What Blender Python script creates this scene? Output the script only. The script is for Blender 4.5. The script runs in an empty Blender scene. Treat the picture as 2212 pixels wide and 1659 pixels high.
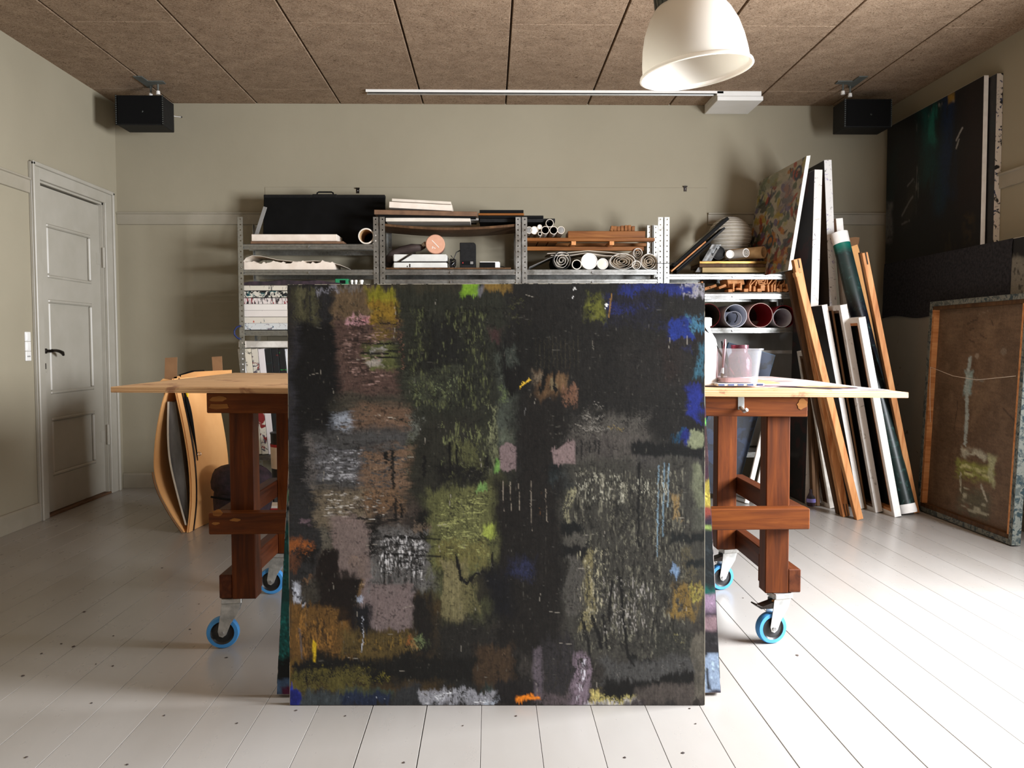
import bpy, bmesh, math, random
import numpy as np
from mathutils import Vector, Matrix, Euler
random.seed(7)
SC = bpy.context.scene
COL = SC.collection
PI = math.pi

# ---------------------------------------------------------------- camera
FPX, YAW, PIT, ROL, CH = 1825.6, .0255, .0476, .0031, 1.0507
H, YB, XL, XR, YF = 2.793, 6.2555, -2.703, 2.972, -3.4
_cy, _sy = math.cos(YAW), math.sin(YAW)
AF = Vector((_sy*math.cos(PIT), _cy*math.cos(PIT), -math.sin(PIT)))
_r = Vector((_cy, -_sy, 0)); _d = AF.cross(_r)
_cr, _sr = math.cos(ROL), math.sin(ROL)
AR = _cr*_r + _sr*_d; AD = -_sr*_r + _cr*_d
CAM = Vector((0, 0, CH))
cd = bpy.data.cameras.new('camera'); cam = bpy.data.objects.new('camera', cd); COL.objects.link(cam)
cd.sensor_fit = 'HORIZONTAL'; cd.sensor_width = 36.0; cd.lens = FPX/2212*36.0; cd.clip_start = .05
cam.matrix_world = Matrix(((AR.x, -AD.x, -AF.x, 0), (AR.y, -AD.y, -AF.y, 0), (AR.z, -AD.z, -AF.z, CH), (0, 0, 0, 1)))
SC.camera = cam
def ray(u, v): return AF + (u-1106)/FPX*AR + (v-829.5)/FPX*AD
def atY(u, v, Y): d = ray(u, v); return CAM + d*(Y/d.y)
def atX(u, v, X): d = ray(u, v); return CAM + d*(X/d.x)
def atZ(u, v, Z): d = ray(u, v); return CAM + d*((Z-CH)/d.z)

def MR(a, ax): return Matrix.Rotation(a, 4, ax)
# ---------------------------------------------------------------- light, world, exposure
SC.view_settings.view_transform = 'Standard'; SC.view_settings.look = 'None'
SC.view_settings.gamma = 1.0; SC.view_settings.use_curve_mapping = False
SC.view_settings.exposure = -0.64
SC.cycles.use_denoising = True
SC.cycles.max_bounces = 10; SC.cycles.diffuse_bounces = 6; SC.cycles.glossy_bounces = 4
SC.cycles.transmission_bounces = 8; SC.cycles.transparent_max_bounces = 16
SC.cycles.sample_clamp_indirect = 6.0
W = bpy.data.worlds.new('daylight'); SC.world = W; W.use_nodes = True
W.node_tree.nodes['Background'].inputs[0].default_value = (.82, .9, 1, 1)
W.node_tree.nodes['Background'].inputs[1].default_value = 2.0
WIN = [(1.30, 3.05, .84, 2.14, 800.0), (-3.30, -1.90, .84, 2.14, 60.0)]   # y0 y1 z0 z1 watts of each window in the right wall; the second is added, unseen, to light the left wall
for wy0, wy1, wz0, wz1, pw in WIN:
    ld = bpy.data.lights.new('window_daylight', 'AREA'); lo = bpy.data.objects.new('window_daylight', ld); COL.objects.link(lo)
    ld.shape = 'RECTANGLE'; ld.size = wy1-wy0-.12; ld.size_y = wz1-wz0-.12; ld.energy = pw; ld.color = (.95, .98, 1.03); ld.spread = PI
    lo.location = (XR-.035, (wy0+wy1)/2, (wz0+wz1)/2)
    lo.rotation_euler = (MR(math.radians(-3), 'Y') @ Matrix(((0, 0, 1), (1, 0, 0), (0, 1, 0))).to_4x4()).to_euler()   # looks into the room and down, as skylight does

# ---------------------------------------------------------------- helpers
def S(r, g, b, k=1.0):
    f = lambda c: (c/12.92 if c <= .04045 else ((c+.055)/1.055)**2.4)
    return (min(1, f(r/255)*k), min(1, f(g/255)*k), min(1, f(b/255)*k), 1.0)
def thing(name, label, cat, loc=(0, 0, 0), group=None, mat4=None):
    o = bpy.data.objects.new(name, None); COL.objects.link(o); o.empty_display_size = .05
    if mat4 is not None: o.matrix_basis = mat4
    else: o.location = loc
    return tag(o, label, cat, group)
def tag(o, label, cat, group=None):
    o['label'] = label; o['category'] = cat
    if group: o['group'] = group
    return o
def struct(o): o['kind'] = 'structure'; return o
def link_mesh(name, me, mat, parent=None):
    o = bpy.data.objects.new(name, me); COL.objects.link(o)
    if mat is not None and not me.materials: me.materials.append(mat)
    if parent is not None: o.parent = parent
    return o
class B:
    def __init__(s): s.v = []; s.f = []
    def add(s, vs, fs):
        n = len(s.v); s.v += [tuple(p) for p in vs]; s.f += [tuple(i+n for i in f) for f in fs]; return s
    def box(s, x0, x1, y0, y1, z0, z1, m=None):
        vs = [Vector((x, y, z)) for z in (z0, z1) for y in (y0, y1) for x in (x0, x1)]
        if m is not None: vs = [m @ p for p in vs]
        return s.add(vs, [(0, 2, 3, 1), (4, 5, 7, 6), (0, 1, 5, 4), (2, 6, 7, 3), (0, 4, 6, 2), (1, 3, 7, 5)])
    def beam(s, a, b, w, t, up=(0, 1, 0)):
        a, b = Vector(a), Vector(b); d = (b-a); L = d.length; z = d.normalized(); x = z.cross(Vector(up)).normalized(); y = z.cross(x)
        m = Matrix(((x.x, y.x, z.x, a.x), (x.y, y.y, z.y, a.y), (x.z, y.z, z.z, a.z), (0, 0, 0, 1)))
        return s.box(-w/2, w/2, -t/2, t/2, 0, L, m)
    def prism(s, poly, axis, a0, a1):      # poly in the two other axes, in order
        n = len(poly); mk = {'x': lambda p, a: (a, p[0], p[1]), 'y': lambda p, a: (p[0], a, p[1]), 'z': lambda p, a: (p[0], p[1], a)}[axis]
        vs = [mk(p, a0) for p in poly]+[mk(p, a1) for p in poly]
        return s.add(vs, [tuple(range(n))[::-1], tuple(range(n, 2*n))]+[(i, (i+1) % n, n+(i+1) % n, n+i) for i in range(n)])
    def tube(s, pts, r, n=10, cap=True):
        pts = [Vector(p) for p in pts]; rings = []; rs = r if isinstance(r, (list, tuple)) else [r]*len(pts)
        ref = None
        for i, p in enumerate(pts):
            t = (pts[min(i+1, len(pts)-1)]-pts[max(i-1, 0)]).normalized()
            if ref is None: ref = Vector((0, 0, 1)) if abs(t.z) < .9 else Vector((1, 0, 0))
            x = t.cross(ref).normalized(); y = x.cross(t).normalized(); ref = y
            rings.append([p+rs[i]*(math.cos(2*PI*k/n)*x+math.sin(2*PI*k/n)*y) for k in range(n)])
        vs = [q for rg in rings for q in rg]; fs = []
        for i in range(len(pts)-1):
            for k in range(n): fs.append((i*n+k, i*n+(k+1) % n, (i+1)*n+(k+1) % n, (i+1)*n+k))
        if cap: fs += [tuple(range(n))[::-1], tuple(range((len(pts)-1)*n, len(pts)*n))]
        return s.add(vs, fs)
    def lathe(s, prof, n=32, m=None, close=False):     # prof (r, z) around local Z
        vs = []
        for r, z in prof:
            for k in range(n): vs.append(Vector((r*math.cos(2*PI*k/n), r*math.sin(2*PI*k/n), z)))
        if m is not None: vs = [m @ p for p in vs]
        fs = []; P = len(prof)
        for i in range(P-1 if not close else P):
            j = (i+1) % P
            for k in range(n): fs.append((i*n+k, i*n+(k+1) % n, j*n+(k+1) % n, j*n+k))
        return s.add(vs, fs)
    def disc(s, r, z, n=32, m=None):
        vs = [Vector((r*math.cos(2*PI*k/n), r*math.sin(2*PI*k/n), z)) for k in range(n)]
        if m is not None: vs = [m @ p for p in vs]
        return s.add(vs, [tuple(range(n))])
    def sheet(s, rows):                        # grid of points
        n = len(rows[0]); vs = [p for r in rows for p in r]
        return s.add(vs, [(i*n+k, i*n+k+1, (i+1)*n+k+1, (i+1)*n+k) for i in range(len(rows)-1) for k in range(n-1)])
    def mesh(s, name, bevel=0, smooth=False, solid=0, seg=1, recalc=True):
        bm = bmesh.new(); vv = [bm.verts.new(p) for p in s.v]
        for f in s.f:
            try: bm.faces.new([vv[i] for i in f])
            except ValueError: pass
        if recalc: bmesh.ops.recalc_face_normals(bm, faces=bm.faces[:])
        if solid: bmesh.ops.solidify(bm, geom=bm.faces[:], thickness=solid)
        if bevel: bmesh.ops.bevel(bm, geom=bm.edges[:], offset=bevel, segments=seg, affect='EDGES', clamp_overlap=True)
        me = bpy.data.meshes.new(name); bm.to_mesh(me); bm.free()
        if smooth:
            for p in me.polygons: p.use_smooth = True
        return me
    def build(s, name, mat, parent=None, bevel=0, smooth=False, solid=0, seg=1):
        me = s.mesh(name, bevel, smooth, solid, seg)
        if smooth == 'auto' or smooth is True:
            try: me.set_sharp_from_angle(angle=math.radians(38))
            except Exception: pass
        return link_mesh(name, me, mat, parent)
def MT(x, y, z): return Matrix.Translation((x, y, z))
def MR(a, ax): return Matrix.Rotation(a, 4, ax)
YTUBE = MR(-PI/2, 'X')      # local Z -> +Y

# ---------------------------------------------------------------- materials
def newmat(name):
    m = bpy.data.materials.new(name); m.use_nodes = True; nt = m.node_tree
    return m, nt, nt.nodes['Principled BSDF']
def N(nt, t, **kw):
    n = nt.nodes.new(t)
    for k, v in kw.items():
        if hasattr(n, k): setattr(n, k, v)
        else: n.inputs[k.replace('_', ' ')].default_value = v
    return n
def coords(nt, scale=(1, 1, 1), kind='Object', rot=(0, 0, 0), rnd=False):
    tc = nt.nodes.new('ShaderNodeTexCoord'); mp = nt.nodes.new('ShaderNodeMapping')
    mp.inputs['Scale'].default_value = scale; mp.inputs['Rotation'].default_value = rot
    nt.links.new(tc.outputs[kind], mp.inputs['Vector'])
    if rnd:
        oi = nt.nodes.new('ShaderNodeObjectInfo'); ml = nt.nodes.new('ShaderNodeMath'); ml.operation = 'MULTIPLY'; ml.inputs[1].default_value = 37.0
        nt.links.new(oi.outputs['Random'], ml.inputs[0]); nt.links.new(ml.outputs[0], mp.inputs['Location'])
    return mp.outputs['Vector']
def noise(nt, vec, scale, detail=3, rough=.55, dist=0):
    n = N(nt, 'ShaderNodeTexNoise'); n.inputs['Scale'].default_value = scale; n.inputs['Detail'].default_value = detail
    n.inputs['Roughness'].default_value = rough; n.inputs['Distortion'].default_value = dist
    nt.links.new(vec, n.inputs['Vector']); return n.outputs['Fac']
def ramp(nt, fac, stops):
    r = nt.nodes.new('ShaderNodeValToRGB'); e = r.color_ramp.elements
    while len(e) < len(stops): e.new(.5)
    for k, (p, c) in enumerate(stops): e[k].position = p; e[k].color = c
    nt.links.new(fac, r.inputs['Fac']); return r.outputs['Color']
def mixc(nt, fac, a, b, mode='MIX'):
    n = nt.nodes.new('ShaderNodeMix'); n.data_type = 'RGBA'; n.blend_type = mode
    for sock, val in ((0, fac), (6, a), (7, b)):
        if isinstance(val, (tuple, float, int)): n.inputs[sock].default_value = val
        else: nt.links.new(val, n.inputs[sock])
    return n.outputs[2]
def bump(nt, bs, fac, strength=.2, dist=.01):
    b = nt.nodes.new('ShaderNodeBump'); b.inputs['Strength'].default_value = strength; b.inputs['Distance'].default_value = dist
    nt.links.new(fac, b.inputs['Height']); nt.links.new(b.outputs['Normal'], bs.inputs['Normal'])
def mat(name, c1, c2=None, scale=8, stretch=(1, 1, 1), rough=.6, metal=0, bmp=0, bdist=.003, lo=.35, hi=.65, detail=4, spec=.5, rnd=True, dist=0):
    m, nt, bs = newmat(name); bs.inputs['Roughness'].default_value = rough; bs.inputs['Metallic'].default_value = metal
    bs.inputs['Specular IOR Level'].default_value = spec
    if c2 is None: c2 = tuple(min(1, c*1.12) for c in c1[:3])+(1,)
    v = coords(nt, stretch, rnd=rnd); f = noise(nt, v, scale, detail, dist=dist)
    nt.links.new(ramp(nt, f, [(lo, c1), (hi, c2)]), bs.inputs['Base Color'])
    if bmp: bump(nt, bs, f, bmp, bdist)
    return m
def wood(name, c1, c2, c3, axis='x', scale=3.0, rough=.55, bmp=.15, spec=.2):
    m, nt, bs = newmat(name); bs.inputs['Roughness'].default_value = rough; bs.inputs['Specular IOR Level'].default_value = spec
    st = {'x': (1, 12, 12), 'y': (12, 1, 12), 'z': (12, 12, 1)}[axis]
    v = coords(nt, st, rnd=True); f = noise(nt, v, scale, 6, .6, .6)
    v2 = coords(nt, (1, 1, 1), rnd=True); f2 = noise(nt, v2, 2.2, 3)
    a = ramp(nt, f, [(.3, c1), (.5, c2), (.72, c3)])
    b = mixc(nt, f2, a, mixc(nt, 1.0, a, (.62, .58, .55, 1), 'MULTIPLY'))
    nt.links.new(b, bs.inputs['Base Color']); bump(nt, bs, f, bmp, .002); return m
def drip(name, base, cols, axis='z', scale=30, thr=.56, rough=.55, seed=0, stretch=6.0):
    """primed canvas edge with runs and blots of paint"""
    m, nt, bs = newmat(name); bs.inputs['Roughness'].default_value = rough
    st = {'z': (1, 1, 1/stretch), 'x': (1/stretch, 1, 1), 'y': (1, 1/stretch, 1), 'o': (1, 1, 1)}[axis]
    c = base
    vv = coords(nt, (1, 1, 1), rnd=True); g = noise(nt, vv, 5, 3); c = mixc(nt, g, c, tuple(x*.8 for x in base[:3])+(1,))
    for k, pc in enumerate(cols):
        mp = coords(nt, st, rnd=True); ad = nt.nodes.new('ShaderNodeVectorMath'); ad.operation = 'ADD'; ad.inputs[1].default_value = (seed*3.1+k*5.7, k*2.3, k*7.9+seed)
        nt.links.new(mp, ad.inputs[0]); f = noise(nt, ad.outputs[0], scale*(1+.35*k), 5, .6, 1.0)
        fr = ramp(nt, f, [(thr, (0, 0, 0, 1)), (thr+.035, (1, 1, 1, 1))]); c = mixc(nt, fr, c, pc)
    nt.links.new(c, bs.inputs['Base Color']); bump(nt, bs, f, .2, .002); return m
M = {}
def _setup():
    # plaster
    m, nt, bs = newmat('plaster_paint'); bs.inputs['Roughness'].default_value = .75; bs.inputs['Specular IOR Level'].default_value = .25
    v = coords(nt); f1 = noise(nt, v, 1.1, 5); f2 = noise(nt, v, 60, 3); f3 = noise(nt, v, 5, 3)
    nt.links.new(ramp(nt, f1, [(.3, S(147, 139, 119)), (.7, S(154, 146, 126))]), bs.inputs['Base Color'])
    b1 = nt.nodes.new('ShaderNodeBump'); b1.inputs['Strength'].default_value = .25; b1.inputs['Distance'].default_value = .012; nt.links.new(f3, b1.inputs['Height'])
    b2 = nt.nodes.new('ShaderNodeBump'); b2.inputs['Strength'].default_value = .12; b2.inputs['Distance'].default_value = .002; nt.links.new(f2, b2.inputs['Height'])
    nt.links.new(b1.outputs[0], b2.inputs['Normal']); nt.links.new(b2.outputs[0], bs.inputs['Normal']); M['wall'] = m
    # wood-wool ceiling
    m, nt, bs = newmat('wood_wool'); bs.inputs['Roughness'].default_value = .95; bs.inputs['Specular IOR Level'].default_value = .1
    v = coords(nt, rnd=True); f1 = noise(nt, v, 70, 5, .7, 2.6); f2 = noise(nt, v, 9, 4, .6); f3 = noise(nt, v, 42, 3, .65, 2.0)
    a = ramp(nt, f1, [(.33, S(100, 80, 62)), (.46, S(161, 137, 113)), (.68, S(186, 166, 143))])
    b = ramp(nt, f2, [(.3, (.74, .72, .71, 1)), (.7, (1, 1, 1, 1))]); c = mixc(nt, 1.0, a, b, 'MULTIPLY')
    d = ramp(nt, f3, [(.30, (.42, .38, .34, 1)), (.46, (1, 1, 1, 1))]); c = mixc(nt, 1.0, c, d, 'MULTIPLY')
    nt.links.new(c, bs.inputs['Base Color']); bump(nt, bs, f1, .9, .006); M['ceil'] = m
    # floor planks
    m, nt, bs = newmat('floor_paint'); bs.inputs['Specular IOR Level'].default_value = .5
    v = coords(nt, (1, .35, 1), rnd=True); f1 = noise(nt, v, 4, 4); f2 = noise(nt, v, 28, 4)
    oi = nt.nodes.new('ShaderNodeObjectInfo')
    a = ramp(nt, f1, [(.3, S(157, 152, 146)), (.7, S(165, 161, 156))]); b = ramp(nt, oi.outputs['Random'], [(0, (.95, .95, .95, 1)), (1, (1, 1, 1, 1))])
    nt.links.new(mixc(nt, 1.0, a, b, 'MULTIPLY'), bs.inputs['Base Color'])
    rr = ramp(nt, f2, [(.3, (.27, .27, .27, 1)), (.7, (.31, .31, .31, 1))]); nt.links.new(rr, bs.inputs['Roughness'])
    M['floor'] = m
    # galvanised steel
    m, nt, bs = newmat('galvanised_steel'); bs.inputs['Metallic'].default_value = .9
    v = coords(nt, rnd=True); vo = N(nt, 'ShaderNodeTexVoronoi'); vo.inputs['Scale'].default_value = 60; nt.links.new(v, vo.inputs['Vector'])
    nt.links.new(ramp(nt, vo.outputs['Distance'], [(.1, S(152, 152, 147)), (.9, S(172, 172, 169))]), bs.inputs['Base Color'])
    f = noise(nt, v, 14, 3); nt.links.new(ramp(nt, f, [(.3, (.26, .26, .26, 1)), (.7, (.42, .42, .42, 1))]), bs.inputs['Roughness']); M['steel'] = m
    # perforated post: real see-through holes
    m = m.copy(); m.name = 'perforated_steel'; nt = m.node_tree; bs = nt.nodes['Principled BSDF']
    tc = nt.nodes.new('ShaderNodeTexCoord'); sp = nt.nodes.new('ShaderNodeSeparateXYZ'); nt.links.new(tc.outputs['Object'], sp.inputs[0])
    def mth(op, a, b=None):
        n = nt.nodes.new('ShaderNodeMath'); n.operation = op
        for i, q in enumerate((a, b)):
            if q is None: continue
            if isinstance(q, (int, float)): n.inputs[i].default_value = q
            else: nt.links.new(q, n.inputs[i])
        return n.outputs[0]
    zz = mth('SUBTRACT', mth('FLOORED_MODULO', sp.outputs['Z'], .036), .018)
    la = mth('SUBTRACT', mth('MAXIMUM', mth('ABSOLUTE', sp.outputs['X']), mth('ABSOLUTE', sp.outputs['Y'])), .020)
    r2 = mth('ADD', mth('MULTIPLY', zz, zz), mth('MULTIPLY', la, la)); hole = mth('LESS_THAN', r2, .0048**2)
    tr = nt.nodes.new('ShaderNodeBsdfTransparent'); mx = nt.nodes.new('ShaderNodeMixShader')
    nt.links.new(hole, mx.inputs[0]); nt.links.new(bs.outputs[0], mx.inputs[1]); nt.links.new(tr.outputs[0], mx.inputs[2])
    nt.links.new(mx.outputs[0], nt.nodes['Material Output'].inputs[0]); M['post'] = m
    M['white'] = mat('white_gloss_paint', S(160, 155, 142), S(167, 162, 150), 6, rough=.42, bmp=.05)
    M['trim'] = mat('matt_wall_paint', S(147, 140, 123), S(155, 147, 131), 6, rough=.6, bmp=.05)
    M['dark_gap'] = mat('dark_gap', S(70, 56, 44), S(84, 66, 52), 20, rough=.9)
    M['under'] = mat('subfloor_shadow', S(96, 90, 84), S(110, 104, 98), 10, rough=.9)
    M['threshold'] = wood('worn_oak', S(84, 60, 44), S(110, 82, 60), S(128, 98, 74), 'y', rough=.6)
    M['iron'] = mat('dark_iron', S(34, 30, 28), S(60, 52, 46), 40, rough=.4, metal=.8)
    M['plastic_white'] = mat('white_plastic', S(226, 224, 218), S(232, 230, 226), 6, rough=.35)
    M['black'] = mat('black_board', S(5, 5, 5), S(10, 10, 10), 12, rough=.7, spec=.15)
    M['blackcloth'] = mat('black_grille_cloth', S(3, 3, 3), S(7, 7, 7), 240, rough=.9, bmp=.3, bdist=.001, spec=.2)
    M['charcoal'] = mat('charcoal_vinyl', S(17, 17, 17), S(26, 26, 26), 60, rough=.6, bmp=.2, spec=.2)
    M['chrome'] = mat('dull_chrome', S(150, 150, 150), S(190, 190, 190), 50, rough=.3, metal=.9)
    M['zinc'] = mat('zinc_plate', S(165, 166, 164), S(210, 210, 206), 30, rough=.35, metal=.75)
    M['bracket'] = mat('grey_bracket_paint', S(78, 82, 78), S(92, 96, 92), 20, rough=.5)
    M['opal'] = None
    M['frontwall'] = mat('umber_light_absorber', S(96, 84, 72), S(112, 98, 84), 3, (8, 1, 1), rough=.7)  # dark umber put on the unseen front wall to cut bounced light
    M['alu'] = mat('brushed_aluminium', S(140, 140, 136), S(175, 175, 170), 30, (1, 30, 30), rough=.35, metal=.85)
    M['table'] = wood('red_stained_pine', S(67, 30, 7), S(97, 46, 11), S(122, 63, 18), 'z', rough=.5)
    M['tablex'] = wood('red_stained_pine_rail', S(71, 33, 7), S(104, 51, 12), S(131, 72, 23), 'x', rough=.5)
    M['tabley'] = wood('red_stained_pine_side', S(60, 27, 10), S(85, 41, 18), S(106, 57, 28), 'y', rough=.5)
    M['rawpatch'] = wood('bare_worn_pine', S(132, 84, 38), S(160, 106, 50), S(178, 124, 66), 'x', rough=.6)
    M['pine'] = wood('raw_pine', S(176, 108, 58), S(208, 146, 92), S(226, 172, 118), 'z', rough=.55)
    M['pinex'] = wood('raw_pine_long', S(168, 104, 56), S(204, 142, 90), S(224, 170, 116), 'x', rough=.55)
    M['piney'] = wood('raw_pine_deep', S(179, 111, 60), S(217, 151, 96), S(238, 181, 124), 'y', rough=.55)
    M['brownwood'] = wood('brown_slat', S(72, 50, 32), S(94, 68, 44), S(114, 84, 57), 'z', rough=.6)
    M['orangewood'] = wood('orange_varnished_pine', S(110, 63, 24), S(141, 88, 41), S(161, 108, 55), 'x', rough=.45)
    M['ply'] = None
    M['kraft'] = mat('cardboard', S(228, 166, 102), S(238, 180, 116), 5, rough=.8, bmp=.05)
    M['kraftdark'] = mat('shaded_cardboard', S(120, 86, 56), S(138, 102, 68), 6, rough=.85)
    M['brownboard'] = mat('brown_hardboard', S(98, 72, 52), S(118, 88, 64), 20, rough=.8)
    M['paper'] = mat('white_paper', S(226, 222, 214), S(238, 234, 228), 10, rough=.8)
    M['paperwarm'] = mat('cream_paper', S(214, 204, 188), S(228, 218, 204), 10, rough=.8)
    M['papercool'] = mat('bluish_paper', S(206, 210, 222), S(222, 224, 232), 10, rough=.7)
    M['foam'] = mat('foam_block', S(222, 208, 192), S(234, 222, 208), 14, rough=.85, bmp=.1)
    M['canvas'] = mat('primed_canvas', S(238, 235, 230), S(246, 244, 240), 30, rough=.8, bmp=.15, bdist=.001)
    M['canvasgrey'] = mat('soiled_primed_canvas', S(176, 170, 160), S(226, 221, 212), 9, rough=.8, bmp=.15, bdist=.001)
    M['linen'] = mat('raw_linen', S(116, 94, 75), S(128, 107, 87), 120, rough=.9, bmp=.2, bdist=.001)
    M['felt'] = mat('dark_felt', S(36, 36, 40), S(58, 58, 62), 60, rough=.95, bmp=.4, bdist=.002, spec=.1, lo=.3, hi=.75)
    M['blue_rubber'] = mat('blue_rubber', S(58, 132, 196), S(70, 146, 208), 12, rough=.5)
    M['black_rubber'] = mat('black_wheel_plastic', S(20, 20, 21), S(32, 32, 33), 12, rough=.4)
    M['redpaper'] = mat('red_paper', S(136, 16, 34), S(156, 24, 42), 8, rough=.7)
    M['pinkpaper'] = mat('pink_paper_back', S(216, 176, 168), S(228, 192, 184), 8, rough=.75)
    M['peach'] = mat('peach_lid', S(201, 148, 119), S(210, 159, 132), 20, rough=.6)
    M['gold'] = mat('gilt_frame', S(96, 68, 26), S(150, 116, 52), 9, (1, 6, 6), rough=.35, metal=.7)
    M['olivegold'] = mat('dull_gilt', S(110, 90, 50), S(128, 106, 62), 12, (1, 8, 8), rough=.45, metal=.4)
    M['tube'] = mat('cardboard_tube', S(176, 140, 96), S(196, 160, 114), 20, rough=.75)
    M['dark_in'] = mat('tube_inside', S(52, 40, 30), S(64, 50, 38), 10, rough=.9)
    M['navy_strap'] = mat('navy_strap', S(26, 36, 80), S(34, 46, 96), 40, rough=.7)
    M['lantern'] = mat('rice_paper', S(160, 152, 138), S(174, 166, 150), 20, rough=.85)
    M['yellow'] = mat('yellow_plastic', S(232, 190, 20), S(240, 202, 40), 12, rough=.5)
    M['bagcloth'] = mat('dark_plum_bag_cloth', S(30, 24, 28), S(62, 44, 54), 26, rough=.85, bmp=.3)
    M['label_red'] = mat('red_print', S(150, 30, 34), S(164, 40, 42), 8, rough=.5)
    M['green_box'] = mat('green_packaging', S(20, 110, 70), S(34, 132, 86), 8, rough=.5)
    M['grey_board'] = mat('grey_board', S(120, 118, 114), S(140, 138, 134), 6, rough=.7)
    M['pale_board'] = mat('pale_grey_board', S(150, 146, 134), S(166, 162, 150), 4, rough=.7)
    M['case_white'] = mat('worn_white_case', S(206, 206, 200), S(222, 222, 216), 10, rough=.45)
    M['plumplastic'] = mat('dark_taupe_plastic', S(60, 50, 48), S(78, 66, 62), 10, rough=.5)
    # opal acrylic shade
    m, nt, bs = newmat('opal_acrylic'); bs.inputs['Base Color'].default_value = S(219, 214, 205); bs.inputs['Roughness'].default_value = .3
    tl = nt.nodes.new('ShaderNodeBsdfTranslucent'); tl.inputs[0].default_value = S(221, 217, 207); mx = nt.nodes.new('ShaderNodeMixShader'); mx.inputs[0].default_value = .42
    nt.links.new(bs.outputs[0], mx.inputs[1]); nt.links.new(tl.outputs[0], mx.inputs[2]); nt.links.new(mx.outputs[0], nt.nodes['Material Output'].inputs[0]); M['opal'] = m
    # clear plastic / glass with thin walls
    for nm, colr, al in (('clear', (.90, .91, .93, 1), .90), ('pinkglass', S(206, 150, 164), .90), ('pane', (.97, .98, .98, 1), .93)):
        m, nt, bs = newmat('thin_'+nm); bs.inputs['Base Color'].default_value = colr; bs.inputs['Roughness'].default_value = .12; bs.inputs['Specular IOR Level'].default_value = .9
        tr = nt.nodes.new('ShaderNodeBsdfTransparent'); tr.inputs[0].default_value = colr; mx = nt.nodes.new('ShaderNodeMixShader'); mx.inputs[0].default_value = al
        nt.links.new(bs.outputs[0], mx.inputs[1]); nt.links.new(tr.outputs[0], mx.inputs[2]); nt.links.new(mx.outputs[0], nt.nodes['Material Output'].inputs[0]); M[nm] = m
    # plywood: layered by height on the edge
    m, nt, bs = newmat('plywood'); bs.inputs['Roughness'].default_value = .6
    v = coords(nt, (1, 14, 14)); f = noise(nt, v, 3, 5, .6, .4); wv = N(nt, 'ShaderNodeTexWave'); wv.wave_type = 'BANDS'; wv.bands_direction = 'Z'
    wv.inputs['Scale'].default_value = 55; wv.inputs['Distortion'].default_value = .4; nt.links.new(coords(nt), wv.inputs['Vector'])
    a = ramp(nt, f, [(.3, S(196, 150, 104)), (.5, S(220, 178, 130)), (.75, S(232, 196, 150))])
    ge = nt.nodes.new('ShaderNodeNewGeometry'); sx = nt.nodes.new('ShaderNodeSeparateXYZ'); nt.links.new(ge.outputs['Normal'], sx.inputs[0])
    ab = nt.nodes.new('ShaderNodeMath'); ab.operation = 'LESS_THAN'; ab.inputs[1].default_value = .5; nt.links.new(sx.outputs['Z'], ab.inputs[0])
    e = mixc(nt, 1.0, a, ramp(nt, wv.outputs['Fac'], [(.25, (.52, .44, .36, 1)), (.6, (1, 1, 1, 1))]), 'MULTIPLY')
    f2 = noise(nt, coords(nt), 7, 6, .65, .8); st = ramp(nt, f2, [(.56, (1, 1, 1, 1)), (.62, (.62, .5, .5, 1)), (.72, (.42, .34, .38, 1))])
    nt.links.new(mixc(nt, 1.0, mixc(nt, ab.outputs[0], a, e), st, 'MULTIPLY'), bs.inputs['Base Color']); M['ply'] = m
    # painted canvas faces: colours from the mesh, grain from nodes
    m, nt, bs = newmat('oil_paint'); at = nt.nodes.new('ShaderNodeAttribute'); at.attribute_name = 'Col'
    v = coords(nt, (1, 1, .5)); f = noise(nt, v, 260, 4, .7); f2 = noise(nt, coords(nt, (.5, 1, 2)), 120, 3, .7)
    g = ramp(nt, f, [(.25, (.62, .62, .62, 1)), (.75, (1.3, 1.3, 1.3, 1))]); c = mixc(nt, 1.0, at.outputs['Color'], g, 'MULTIPLY')
    nt.links.new(c, bs.inputs['Base Color']); bs.inputs['Roughness'].default_value = .5; bs.inputs['Specular IOR Level'].default_value = .3
    ad = nt.nodes.new('ShaderNodeMath'); ad.operation = 'ADD'; nt.links.new(f, ad.inputs[0]); nt.links.new(f2, ad.inputs[1])
    bump(nt, bs, ad.outputs[0], .25, .0012); M['paint'] = m
_setup()

# ---------------------------------------------------------------- hand-painted surfaces (colour per vertex)
_T = np.random.RandomState(11).rand(256, 256)
def vn(x, y, seed=0):
    x = x+seed*17.31; y = y+seed*9.77
    xi = np.floor(x).astype(int); yi = np.floor(y).astype(int); fx = x-xi; fy = y-yi
    fx = fx*fx*(3-2*fx); fy = fy*fy*(3-2*fy); a = xi & 255; b = (xi+1) & 255; c = yi & 255; d = (yi+1) & 255
    return (_T[a, c]*(1-fx)+_T[b, c]*fx)*(1-fy)+(_T[a, d]*(1-fx)+_T[b, d]*fx)*fy
def fb(x, y, seed=0, o=4):
    s = 0; a = .5; t = 0
    for k in range(o): s = s+a*vn(x*2**k, y*2**k, seed+k*3.3); t += a; a *= .55
    return s/t
def sst(a, b, x): t = np.clip((x-a)/(b-a), 0, 1); return t*t*(3-2*t)
def lin(c): c = np.array(c, float)/255; return np.where(c <= .04045, c/12.92, ((c+.055)/1.055)**2.4)
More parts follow.
